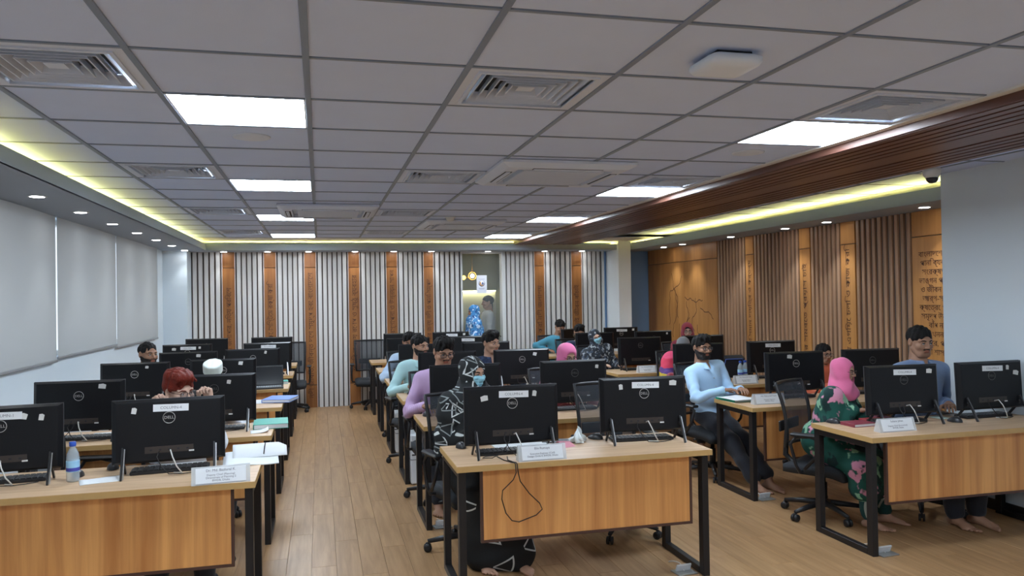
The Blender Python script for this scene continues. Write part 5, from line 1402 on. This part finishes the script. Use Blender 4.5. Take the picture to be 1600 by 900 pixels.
c_mint = cloth('mint', (0.45, 0.70, 0.72), 0.05); c_pale = cloth('pale_blue', (0.45, 0.58, 0.76), 0.05); c_navy = pattern_cloth('navy_print', (0.012, 0.022, 0.060), [(0.03, 0.055, 0.13)], 30, 'blotch')
c_navy2 = cloth('navy', (0.012, 0.022, 0.065)); c_teal = cloth('teal', (0.07, 0.30, 0.42)); c_sky = cloth('sky_blue', (0.46, 0.68, 0.92), 0.05); c_slate = cloth('slate_blue', (0.17, 0.25, 0.42), 0.08)
c_white = cloth('white_shirt', (0.66, 0.68, 0.72), 0.05); c_greysh = cloth('grey_shirt', (0.42, 0.43, 0.42)); c_olive = cloth('olive_shirt', (0.10, 0.11, 0.10))
c_trous = cloth('dark_trousers', (0.012, 0.014, 0.022)); c_trousb = cloth('black_trousers', (0.010, 0.010, 0.012)); c_greentr = pattern_cloth('green_trousers', (0.006, 0.050, 0.045), [(0.35, 0.36, 0.30)], 5.0, 'lines', thr=0.55)
c_cap = cloth('white_cap', (0.66, 0.72, 0.68), 0.03)
def shawl_mat():
    m, nt, b = new_mat('cloth_shawl'); N, L = nt.nodes, nt.links
    tc = N.new('ShaderNodeTexCoord'); sp = N.new('ShaderNodeSeparateXYZ'); L.new(tc.outputs['Object'], sp.inputs[0])
    nz = N.new('ShaderNodeTexNoise'); nz.inputs['Scale'].default_value = 9; L.new(tc.outputs['Object'], nz.inputs['Vector'])
    a = N.new('ShaderNodeMath'); a.operation = 'MULTIPLY_ADD'; L.new(nz.outputs['Fac'], a.inputs[0]); a.inputs[1].default_value = 0.05; L.new(sp.outputs['Z'], a.inputs[2])
    mr = N.new('ShaderNodeMapRange'); mr.inputs['From Min'].default_value = 0.72; mr.inputs['From Max'].default_value = 1.05; L.new(a.outputs[0], mr.inputs['Value'])
    cr = N.new('ShaderNodeValToRGB'); cr.color_ramp.interpolation = 'CONSTANT'
    e = cr.color_ramp.elements; e[0].position = 0; e[0].color = (0.55, 0.38, 0.03, 1); e[1].position = 0.36; e[1].color = (0.10, 0.04, 0.20, 1)
    for p, c in ((0.52, (0.62, 0.04, 0.09, 1)), (0.80, (0.70, 0.07, 0.16, 1))): q = e.new(p); q.color = c
    L.new(mr.outputs[0], cr.inputs['Fac']); L.new(cr.outputs['Color'], b.inputs['Base Color']); b.inputs['Roughness'].default_value = 0.85
    MATS['cloth_shawl'] = m
    return m
def seat(res, heading, label, shift=(0, 0), turn=0.0):
    (x, y, dz) = res[1]; chair(x + shift[0], y + shift[1], heading + turn, label, lift=max(-0.09, min(0.04, dz)))
SEATED = []
def add(label, head, alpha, chair_label, shift=(0, 0), turn=0.0, **kw):
    h = PI + alpha
    res = person(label, head, h, **kw)
    if chair_label: seat(res, h, 'black mesh office chair ' + chair_label, shift, turn)
    return res
def brow(row, name): return name
add('person with dyed red hair and glasses resting chin on hands behind a computer', (-0.817, 4.95, 1.139), 0.15, 'of the red-haired person', lean=0.38, look=(0.60, 0.12, 0.05), hands=[('w', -0.63, 4.84, 1.075), ('w', -0.92, 4.82, 1.04)], hpose=('fist', 'fist'), palm=[(0.6, 0.5, 0.2), (-0.6, 0.5, 0.2)], sk='fair', hair=('quiff', m_hairred), glasses=True, top=c_white, bottom=c_trousb, elbow=[(-0.15, -0.1, -1), (0.15, -0.1, -1)])
add('person with short dark hair and beard in dark shirt beside the blinds', (-1.573, 7.9, 1.183), 0.15, 'of the bearded person beside the blinds', lean=0.2, look=(0.60, 0.05, 0), sk='brown', hair=('thin', m_hair), beard='stubble', top=c_olive, bottom=c_trous, h=0.017)
add('person in white skullcap and pale shirt behind a computer', (-0.81, 6.4, 1.086), 0.0, 'of the person in white skullcap', lean=0.45, look=(0.0, 0.25, 0), sk='dark', cap=c_cap, hair=('thin', m_hair), beard='full', top=c_white, bottom=c_trous, h=0.016)
add('person in black headscarf with white triangle print and blue face mask', (0.961, 5.0, 1.173), 0.30, 'of the person in black patterned headscarf', shift=(0.03, 0.02), turn=-0.05, lean=0.16, look=(0.30, 0.15, 0.0), sk='tan', female=True, top=c_blackgown, top_kind='gown', hijab='long', hijab_mat=c_black, mask=True, feet=[('w', 1.15, 4.64, 0.075), ('w', 0.95, 4.72, 0.075)])
add('person in lavender checked shirt and glasses using a mouse', (0.982, 6.35, 1.223), 0.05, 'of the person in lavender shirt', lean=0.22, look=(0.12, 0.30, 0.0), sk='brown', girth=1.12, hair=('full', m_hair), glasses=True, beard='moustache', top=c_lav, bottom=c_trous, hands=[('w', 1.13, 6.20, 0.80), ('w', 0.79, 6.145, 0.81)], rest=(0.773, 0.772))
add('person in mint green shirt turned towards the brown wall', (0.974, 7.85, 1.183), 0.20, 'of the person in mint shirt', lean=0.18, look=(0.40, 0.08, 0.05), sk='tan', hair=('short', m_hair), beard='stubble', top=c_mint, bottom=c_trous, hands=[('w', 1.16, 7.63, 0.80), ('w', 0.825, 7.575, 0.81)], rest=(0.773, 0.772), h=0.016)
add('person in pale blue shirt hidden behind a computer, only dark hair and sleeve showing', (1.02, 9.25, 1.150), 0.0, 'of the hidden person in pale blue shirt', lean=0.3, look=(0, 0.3, 0), sk='brown', hair=('full', m_hair), top=c_pale, bottom=c_trous, h=0.018)
add('person in navy printed shirt with black fringe looking aside', (1.709, 7.85, 1.193), 0.15, 'of the person in navy printed shirt', lean=0.2, look=(0.38, 0.10, 0.05), sk='tan', hair=('full', m_hair), top=c_navy, bottom=c_trous, h=0.016)
person('person in blue and white patterned headscarf standing by the glass door', (2.38, 12.18, 1.438), PI / 2, lean=0.10, look=(0.1, 0.2, 0), sk='brown', female=True, standing=True, top=c_bluepat, top_kind='kameez', bottom=c_white, hijab='long', hijab_mat=c_bluepat, hands=[(-0.16, 0.30, 0.95), (0.16, 0.30, 0.95)], h=0.018)
person('person in grey shirt standing in the lobby behind the glass door', (2.85, 13.3, 1.569), PI / 2, lean=0.0, look=(0.0, 0.05, 0), sk='brown', standing=True, hair=('short', m_hair), top=c_greysh, bottom=c_trous, hands=[(-0.24, 0.08, 0.80), (0.24, 0.08, 0.80)], h=0.02)
add('person in teal shirt bent over a desk near the slatted wall', (3.728, 11.90, 1.168), 0.04, 'of the person in teal shirt', lean=0.42, look=(0.1, 0.45, 0), sk='brown', hair=('short', m_hair), top=c_teal, bottom=c_trous, hands=[('w', 3.84, 11.95, 0.82), ('w', 3.52, 11.95, 0.82)], rest=(0.752, 0.752), h=0.02)
add('person in navy shirt holding a fist to the mouth', (3.659, 10.75, 1.135), 0.05, 'of the person with fist at mouth', lean=0.32, look=(-0.15, 0.35, 0), sk='tan', hair=('full', m_hair), top=c_navy2, bottom=c_trous, hands=[('w', 3.74, 10.53, 1.00), ('w', 3.42, 10.50, 0.80)], rest=(None, 0.752), hpose=('fist', 'rest'), palm=[(0.3, 1.0, 0.0), None], elbow=[(-0.7, 0.1, -0.7), None], h=0.018)
add('person in dark floral headscarf and blue face mask tilting the head', (3.377, 9.3, 1.136), 0.05, 'of the masked person in floral headscarf', lean=0.25, side=0.24, feet=[('w', 3.76, 8.95, 0.075), ('w', 3.62, 8.98, 0.075)], look=(0.02, 0.10, 0.30), sk='fair', female=True, top=c_floral, top_kind='kameez', bottom=c_trousb, hijab='short', hijab_mat=c_floral, mask=True, h=0.017)
add('person in pink headscarf bowed behind a middle desk computer', (2.057, 6.38, 1.152), 0.0, 'of the bowed person in pink headscarf', feet=[('w', 1.99, 6.02, 0.075), ('w', 1.82, 6.00, 0.075)], lean=0.40, look=(0.25, 0.30, 0.0), sk='tan', female=True, top=cloth('rose_kameez', (0.35, 0.10, 0.16)), top_kind='kameez', bottom=c_trousb, hijab='wrap', hijab_mat=c_pink, glasses=True, h=0.016)
add('person in grey headscarf and red, purple and yellow shawl leaning on a desk', (3.90, 7.90, 1.093), -0.25, 'of the person in red and yellow shawl', lean=0.42, look=(0.1, 0.3, 0), sk='tan', female=True, top=c_maroon, top_kind='kameez', bottom=c_trousb, hijab='wrap', hijab_mat=c_grey, shawl=shawl_mat(), hands=[('w', 4.00, 7.62, 0.80), ('w', 3.62, 7.62, 0.80)], rest=(0.756, 0.756), h=0.017)
add('person in maroon headscarf and glasses beside the brown panelled wall', (4.702, 9.4, 1.178), -0.10, 'of the person in maroon headscarf', lean=0.25, look=(-0.25, 0.10, 0), sk='fair', female=True, top=c_maroon, top_kind='kameez', bottom=c_trousb, hijab='wrap', hijab_mat=c_maroon, inner=m_hair, glasses=True, h=0.018)
add('person in sky blue shirt with beard and glasses sitting barefoot at the desk end', (3.392, 6.5, 1.168), 0.22, 'of the bearded person in sky blue shirt', lean=-0.05, side=0.16, look=(-0.05, 0.05, 0), sk='brown', hair=('full', m_hair), beard='full', glasses=True, top=c_sky, bottom=c_trous, hands=[('w', 3.60, 6.20, 0.82), ('w', 3.43, 6.20, 0.82)], rest=(0.776, 0.778), feet=[('w', 3.68, 5.84, 0.075), ('w', 3.55, 5.90, 0.075)], h=0.012, sleeve=1.0)
add('person with tied dark hair, glasses and orange scarf behind a computer', (4.633, 6.45, 1.077), 0.0, 'of the person in orange scarf', lean=0.28, look=(0.05, 0.12, 0), sk='tan', female=True, hair=('bun', m_hair), glasses=True, top=c_orange, top_kind='kameez', bottom=c_trousb, h=0.016)
add('person in pink headscarf and green floral dress turned sideways at a desk', (3.715, 4.95, 1.081), 0.58, 'of the person in green floral dress', lean=0.36, look=(0.02, 0.10, 0), sk='tan', female=True, girth=1.12, top=c_greenfl, top_kind='kameez', bottom=c_greentr, hijab='wrap', hijab_mat=c_pink2, glasses=True, feet=[(-0.10, 0.40, 0.075), (0.10, 0.36, 0.075)], hands=[('w', 3.92, 4.84, 0.82), ('w', 3.73, 4.85, 0.82)], rest=(0.775, 0.775), h=0.012)
add('person in slate blue shirt sitting upright beside the pale wall', (4.385, 4.95, 1.273), -0.05, 'of the person in slate blue shirt', lean=0.06, look=(-0.05, 0.12, 0), sk='brown', hair=('short', m_hair), beard='moustache', top=c_slate, bottom=c_trous, girth=1.05, feet=[('w', 4.50, 4.58, 0.075), ('w', 4.34, 4.60, 0.075)], h=0.012)
# empty chairs
chair(2.03, 5.16, PI + 0.05, 'empty black mesh office chair behind the desk with the crumpled tissue')
chair(0.745, 12.13, PI, 'empty black mesh office chair by the aisle against the pale slats, middle column', spin=0.3)
chair(-0.45, 12.13, PI, 'empty black mesh office chair at the last window-side desk against the pale slats', spin=0.3)
chair(-1.45, 5.26, -PI / 2 - 0.15, 'empty black mesh office chair behind the water bottle by the blinds')
# ------------------------------------------------------------------ name plates
m_acryl = seethrough('acrylic', (0.75, 0.78, 0.80), 0.45, 0.08)
def name_plate(x, y, yaw, key, label, w=0.24, wedge=False):
    t = thing('name_plate', (x, y, 0.75), yaw, label, 'name plate')
    pr = MB(); a = 0.062
    pr.prism([(0, 0), (0, 0)], 0, 0) if False else None
    h = w / 2 + 0.02
    vs = [(-h, -0.034, 0), (h, -0.034, 0), (h, 0.034, 0), (-h, 0.034, 0), (-h, -0.004, 0.085), (h, -0.004, 0.085), (h, 0.004, 0.085), (-h, 0.004, 0.085)]
    pr.add(vs, [(3, 2, 1, 0), (4, 5, 6, 7), (0, 1, 5, 4), (1, 2, 6, 5), (2, 3, 7, 6), (3, 0, 4, 7)])
    pr.obj('holder', m_acryl, t)
    S = TR(0, -0.0195, 0.0425) @ RX(-math.atan2(0.03, 0.085))
    card = MB().box(-w / 2, w / 2, -0.002, -0.001, -0.038, 0.038).obj('card', m_paper, t); card.matrix_local = S
    for k, z in ((key, 0.024), (key + '2', -0.012)):
        if not TEXTS[k].materials: TEXTS[k].materials.append(m_txt)
        place(TEXTS[k], 'lettering', card, M=TR(0, -0.0026, z) @ RX(PI / 2))
name_plate(-0.50, 4.205, 0.10, 'plateA', 'acrylic name plate with four printed lines beside the open file')
name_plate(1.20, 4.222, 0.02, 'plateB', 'acrylic name plate with three printed lines beside the pink note')
name_plate(3.64, 4.34, 0.02, 'plateC', 'acrylic name plate on the desk of the woman in pink headscarf')
name_plate(3.58, 5.73, -0.03, 'plateD', 'acrylic name plate beside the papers of the bearded man in sky-blue shirt')
name_plate(3.72, 8.50, 0.0, 'plateD', 'acrylic name plate on the desk of the masked woman in floral headscarf', 0.2)
name_plate(4.17, 7.08, 0.0, 'plateD', 'acrylic name plate beside the water bottles', 0.22)
# ------------------------------------------------------------------ bottles
m_pet = seethrough('clear_bottle', (0.55, 0.62, 0.66), 0.6, 0.08)
def bottle(x, y, z, label, cap=(0.02, 0.08, 0.45), s=1.0, band=(0.30, 0.55, 0.75)):
    t = thing('water_bottle', (x, y, z), 0.3, label, 'bottle')
    MB().lathe([(r * s, zz * s) for r, zz in ((0.028, 0), (0.031, 0.006), (0.031, 0.05), (0.029, 0.055), (0.031, 0.06), (0.031, 0.125), (0.027, 0.148), (0.017, 0.168), (0.0135, 0.175), (0.0135, 0.19))], 20).obj('body', m_pet, t)
    MB().lathe([(r * s, zz * s) for r, zz in ((0.0155, 0.182), (0.0165, 0.184), (0.0165, 0.202), (0.014, 0.205))], 18).obj('cap', mat('bottle_cap_%.2f' % cap[2], cap, 0.4), t)
    MB().lathe([(0.0316 * s, 0.052 * s), (0.0318 * s, 0.056 * s), (0.0318 * s, 0.105 * s), (0.0316 * s, 0.108 * s)], 20).obj('wrapper', mat('bottle_label', band, 0.5), t)
    MB().lathe([(0.0319 * s, 0.056 * s), (0.0321 * s, 0.058 * s), (0.0321 * s, 0.072 * s), (0.0319 * s, 0.074 * s)], 20).obj('wrapper_band', mat('bottle_band', (0.05, 0.06, 0.35), 0.5), t)
bottle(-1.255, 4.47, 0.75, 'clear water bottle with bright blue cap at a window-side desk')
bottle(4.34, 7.46, 0.75, 'small clear water bottle with blue cap, nearer the bearded man', s=0.95)
bottle(4.42, 7.50, 0.75, 'small clear water bottle with blue cap, nearer the brown wall', s=0.95)
# ------------------------------------------------------------------ papers, files, books
def sheet_paper(x, y, z, yaw, w, d, label, matl=None, n=1, curl=0.0, name='paper_sheet', cat='paper'):
    t = thing(name, (x, y, z), yaw, label, cat)
    MB().sheet(lambda u, v: (-w / 2 + w * u, -d / 2 + d * v, 0.002 + curl * (u ** 4) + 0.001 * math.sin(5 * u + 3 * v)), 8, 6, thick=0.0012).obj('sheet', matl or m_paper, t)
    return t
def book(x, y, z, yaw, w, d, h, col, label, name='book', cat='book', cm=None):
    t = thing(name, (x, y, z), yaw, label, cat)
    cover = mat('cover_%.2f_%.2f_%.2f' % col, col, 0.5)
    MB().cbox(-w / 2 + 0.004, w / 2 - 0.004, -d / 2 + 0.004, d / 2 - 0.004, 0.003, h - 0.003, 0.001).obj('pages', m_paper, t)
    MB().cbox(-w / 2, w / 2, -d / 2, d / 2, h - 0.003, h, 0.001).obj('front_cover', cover, t)
    MB().cbox(-w / 2, w / 2, -d / 2, d / 2, 0, 0.003, 0.001).obj('back_cover', cover, t)
    MB().cbox(-w / 2 - 0.002, -w / 2 + 0.002, -d / 2, d / 2, 0, h, 0.001).obj('spine', cover, t)
    return t
# open ring file at the aisle corner of the front window-side desk
t = thing('open_file', (-0.395, 4.69, 0.75), 0.08, 'open ring file of white sheets at the aisle corner of the desk', 'file')
MB().sheet(lambda u, v: (-0.15 + 0.30 * u, -0.11 + 0.22 * v, 0.0065 + 0.035 * v ** 2 + 0.004 * math.sin(6 * u)), 10, 8, thick=0.006).obj('lower_sheets', m_paper, t)
MB().sheet(lambda u, v: (-0.10 + 0.30 * u, 0.02 + 0.15 * v, 0.022 + 0.06 * math.sin(PI * min(1, v * 0.8)) - 0.035 * max(0, u - 0.85) / 0.15 * v), 14, 8, thick=0.004).obj('turned_sheets', m_paper, t)
MB().tube([(0.07, 0.02, 0.035), (0.075, 0.05, 0.07), (0.08, 0.09, 0.085)], 0.003, 6).obj('binder_ring', m_black, t)
sheet_paper(-1.12, 4.44, 0.75, 0.3, 0.19, 0.14, 'loose white sheet lying under the cables beside the water bottle')
sheet_paper(-0.80, 4.72, 0.75, 0.05, 0.30, 0.12, 'white sheet pushed under the computer of the red-haired man')
sheet_paper(-1.35, 6.02, 0.75, 0.02, 0.42, 0.12, 'long white sheet behind the second computer along the blinds')
t = thing('clipboard', (1.19, 4.66, 0.75), 0.05, 'printed white leaflet with an orange corner under the masked woman\'s computer', 'leaflet')
MB().cbox(-0.17, 0.17, -0.09, 0.09, 0, 0.004, 0.001).obj('sheet', m_paper, t)
MB().prism([(0, 0), (0.06, 0), (0, 0.11)], 0, 0.0006, 0, TR(-0.17, -0.09, 0.0048) @ RX(PI / 2) @ TR(0, 0, 0)).obj('orange_corner', mat('orange_print', (0.6, 0.10, 0.04), 0.6), t)
t = thing('pink_note', (1.44, 4.54, 0.75), 0.4, 'folded pink paper note beside a name plate', 'note')
MB().sheet(lambda u, v: (-0.05 + 0.1 * u, -0.045 + 0.09 * v, 0.004 + 0.035 * (1 - abs(2 * v - 1.2)) * (1 - 0.4 * u)), 6, 8, thick=0.0008).obj('sheet', mat('pink_paper', (0.72, 0.30, 0.36), 0.8), t)
t = thing('dark_notebook', (1.435, 4.71, 0.75), -0.35, 'thin black notebook behind the pink note', 'notebook')
MB().cbox(-0.085, 0.085, -0.06, 0.06, 0, 0.007, 0.002).obj('cover', m_key, t); MB().box(-0.08, 0.083, -0.056, 0.056, 0.002, 0.005).obj('pages', m_paper, t)
t = thing('tissue', (1.555, 4.635, 0.75), 0.5, 'crumpled white tissue standing on the desk', 'tissue')
rt = random.Random(4)
ph = [rt.uniform(0, 6) for _ in range(6)]
def tissue_fn(u, v):
    a = 2 * PI * u; w = 1 - v
    rr = 0.006 + 0.046 * w ** 0.8 * (1 + 0.5 * math.sin(3 * a + ph[0]) + 0.35 * math.sin(7 * a + ph[1]) * w) + 0.008 * math.sin(5 * a + 9 * v)
    z = 0.075 * v ** 0.8 * (0.85 + 0.35 * math.sin(2 * a + ph[3])) + 0.012 * math.sin(5 * a + ph[4] + 6 * v) * v + 0.003 * w
    return (rr * math.cos(a) + 0.012 * math.sin(6 * v + ph[2]), rr * 0.85 * math.sin(a) + 0.010 * math.sin(5 * v + ph[5]), max(0.002, z + 0.002))
MB().sheet(tissue_fn, 56, 14).obj('folds', mat('tissue_white', (0.75, 0.80, 0.80), 0.9), t)
book(-0.36, 5.98, 0.75, 0.05, 0.24, 0.30, 0.035, (0.01, 0.30, 0.22), 'thick green covered file at the aisle end of a window-side desk', 'green_file', 'file')
sheet_paper(-0.425, 5.735, 0.75, 0.08, 0.12, 0.14, 'folded white papers beside the thick green file', curl=0.02)
book(-0.36, 7.42, 0.7545, -0.25, 0.25, 0.31, 0.028, (0.10, 0.22, 0.62), 'bright blue file folder overhanging a window-side desk', 'blue_file', 'file')
sheet_paper(-0.505, 7.42, 0.75, 0.0, 0.18, 0.28, 'pale papers beside the bright blue file')
book(-0.42, 8.98, 0.75, 0.1, 0.13, 0.18, 0.03, (0.01, 0.30, 0.22), 'small green book behind the laptop', 'green_book')
book(3.44, 6.02, 0.75, 0.1, 0.19, 0.27, 0.02, (0.01, 0.32, 0.18), 'green book under white papers beside the bearded man', 'green_book')
sheet_paper(3.43, 5.98, 0.771, 0.12, 0.20, 0.27, 'white papers on the green book beside the bearded man', curl=0.008)
book(3.565, 4.60, 0.75, 0.05, 0.18, 0.14, 0.022, (0.22, 0.03, 0.05), 'thick dark red diary beside the woman in pink headscarf', 'diary')
book(3.84, 4.752, 0.75, -0.03, 0.24, 0.085, 0.012, (0.55, 0.08, 0.10), 'flat red file under a computer beside the dark red diary', 'red_file', 'file')
sheet_paper(4.30, 4.68, 0.75, 0.1, 0.10, 0.13, 'pale green slip of paper beside the man in slate-blue shirt', mat('green_slip', (0.55, 0.68, 0.60), 0.8))
sheet_paper(4.60, 4.70, 0.75, 0.05, 0.30, 0.14, 'white sheet under the wall-end computer facing the pale wall')
sheet_paper(1.88, 6.02, 0.75, 0.0, 0.30, 0.10, 'white sheet under the computer of the bowed woman in pink')
# green cloth bag against the wall on the front panel-side desk
t = thing('green_cloth', (4.855, 4.32, 0.75), 0.0, 'green cloth bundle at the wall end of a panel-side desk', 'cloth')
MB().sheet(lambda u, v: (0.05 * math.cos(2 * PI * u) * (1 - 0.55 * v) * (1 + 0.2 * math.sin(6 * PI * u)), 0.07 * math.sin(2 * PI * u) * (1 - 0.5 * v), 0.003 + 0.10 * v + 0.015 * math.sin(6 * PI * u + 2) * v), 32, 10).obj('folds', mat('green_satin', (0.01, 0.20, 0.12), 0.5, sheen=0.4), t)
# laptop
t = thing('laptop', (-0.545, 8.55, 0.75), 0.05, 'open dark laptop with pale keys on a window-side desk', 'laptop')
MB().cbox(-0.16, 0.16, -0.11, 0.11, 0, 0.016, 0.003).obj('base', m_key, t)
for r in range(5):
    k_ = MB()
    for c_ in range(12): k_.cbox(-0.14 + c_ * 0.0235, -0.14 + c_ * 0.0235 + 0.019, -0.005, 0.005, 0, 0.003, 0.0008)
    k_.obj('key_row', mat('pale_keys', (0.35, 0.37, 0.40), 0.5), t, (0, -0.03 + 0.024 * r, 0.0155))
MB().box(-0.05, 0.05, -0.10, -0.055, 0.0155, 0.0168).obj('touchpad', m_shell2, t)
L_ = MB().cbox(-0.16, 0.16, -0.004, 0.004, 0, 0.215, 0.003).obj('lid', m_key, t); L_.location = (0, 0.11, 0.014); L_.rotation_euler = (-0.25, 0, 0)
MB().box(-0.148, 0.148, -0.0048, -0.004, 0.015, 0.20).obj('screen', m_screen, L_)
# dangling cable over the desk front
t = MB().tube([(0.975, 4.36, 0.7535), (0.99, 4.25, 0.7535), (1.02, 4.18, 0.7535), (1.028, 4.163, 0.7545), (1.032, 4.157, 0.748), (1.035, 4.155, 0.70), (1.02, 4.165, 0.66), (0.965, 4.19, 0.60), (0.962, 4.20, 0.55), (0.985, 4.205, 0.47), (1.02, 4.205, 0.425), (1.06, 4.205, 0.415), (1.16, 4.205, 0.445), (1.195, 4.205, 0.475), (1.18, 4.205, 0.51), (1.12, 4.20, 0.57), (1.06, 4.165, 0.65), (1.045, 4.155, 0.71), (1.042, 4.157, 0.748), (1.038, 4.163, 0.7545), (1.03, 4.18, 0.7535), (1.012, 4.25, 0.7535), (1.03, 4.34, 0.7535)], 0.003, 7).obj('cable_loop', m_cableb)
tag(t, 'thin black cable looping down over the oak desk front', 'cable')
t = MB().tube([(-1.66, 4.38, 0.7535), (-1.69, 4.30, 0.7535), (-1.675, 4.18, 0.7535), (-1.68, 4.163, 0.7545), (-1.685, 4.157, 0.748), (-1.70, 4.155, 0.70), (-1.70, 4.165, 0.62), (-1.66, 4.20, 0.58), (-1.69, 4.19, 0.66), (-1.715, 4.157, 0.70), (-1.72, 4.157, 0.748), (-1.722, 4.163, 0.7545), (-1.73, 4.18, 0.7535), (-1.76, 4.34, 0.7535)], 0.003, 7).obj('cable_loop', m_cableb)
tag(t, 'thin black cable drooping over a window-side desk front', 'cable')
# white cases, bag and floor sockets under the desks
m_case = mat('white_case', (0.66, 0.68, 0.70), 0.4)
def case(x, y, yaw, w, d, h, label):
    t = thing('white_case', (x, y, 0), yaw, label, 'case')
    MB().cbox(-w / 2, w / 2, -d / 2, d / 2, 0.006, h, 0.012).obj('shell', m_case, t)
    MB().box(-w / 2 - 0.001, w / 2 + 0.001, -d / 2 - 0.001, d / 2 + 0.001, h * 0.5 - 0.004, h * 0.5 + 0.004).obj('seam', mat('seam_grey', (0.25, 0.26, 0.28), 0.5), t)
    for sx in (-1, 1):
        for sy in (-1, 1): MB().lathe([(0.012, 0), (0.012, 0.008)], 10, 0, TR(sx * (w / 2 - 0.03), sy * (d / 2 - 0.03), 0)).obj('foot', m_black, t)
    MB().tube([(-0.05, 0, h), (-0.04, 0, h + 0.02), (0.04, 0, h + 0.02), (0.05, 0, h)], 0.006, 6).obj('handle', m_black, t)
case(0.805, 8.62, 0.0, 0.068, 0.36, 0.43, 'white hard case on the floor beneath the desk of the hidden man')
case(0.803, 7.15, 0.0, 0.068, 0.36, 0.45, 'white hard case leaning under the desk of the man in mint shirt')
t = thing('laptop_bag', (4.42, 7.78, 0.48), 0.0, 'dark laptop bag with blue trim hung on a chair beside the brown wall', 'bag')
MB().cbox(-0.16, 0.16, -0.05, 0.05, 0.0, 0.50, 0.04).obj('body', mat('bag_black', (0.014, 0.014, 0.018), 0.7), t)
MB().tube([(-0.15, -0.052, 0.30), (-0.1, -0.054, 0.46), (0.1, -0.054, 0.46), (0.15, -0.052, 0.30)], 0.006, 6).obj('zip', mat('bag_blue', (0.05, 0.10, 0.35), 0.6), t)
m_sock = mat('socket_steel', (0.35, 0.35, 0.34), 0.35, 0.7)
for (x, y, lb) in ((3.455, 4.23, 'steel floor socket by the leg of the desk with the red diary'), (3.47, 5.62, 'steel floor socket by the bare feet of the bearded man'), (2.095, 4.29, 'steel floor socket inside the leg of the desk with the crumpled tissue'), (0.845, 5.64, 'steel floor socket beneath the desk of the man in lavender')):
    t = thing('floor_socket', (x, y, 0), 0.1, lb, 'floor socket')
    MB().cbox(-0.065, 0.065, -0.05, 0.05, 0, 0.008, 0.002).obj('plate', m_sock, t)
    MB().cbox(-0.05, 0.05, -0.006, 0.006, 0.006, 0.055, 0.003, 0, TR(0, 0.02, 0) @ RX(0.4)).obj('lid', m_acryl, t)
    MB().tube(wavy((0.0, 0.0, 0.012), (0.01, 0.19, 0.004), -0.02, 10, int(x * 10)), 0.004, 6).obj('cord', m_cablew, t)
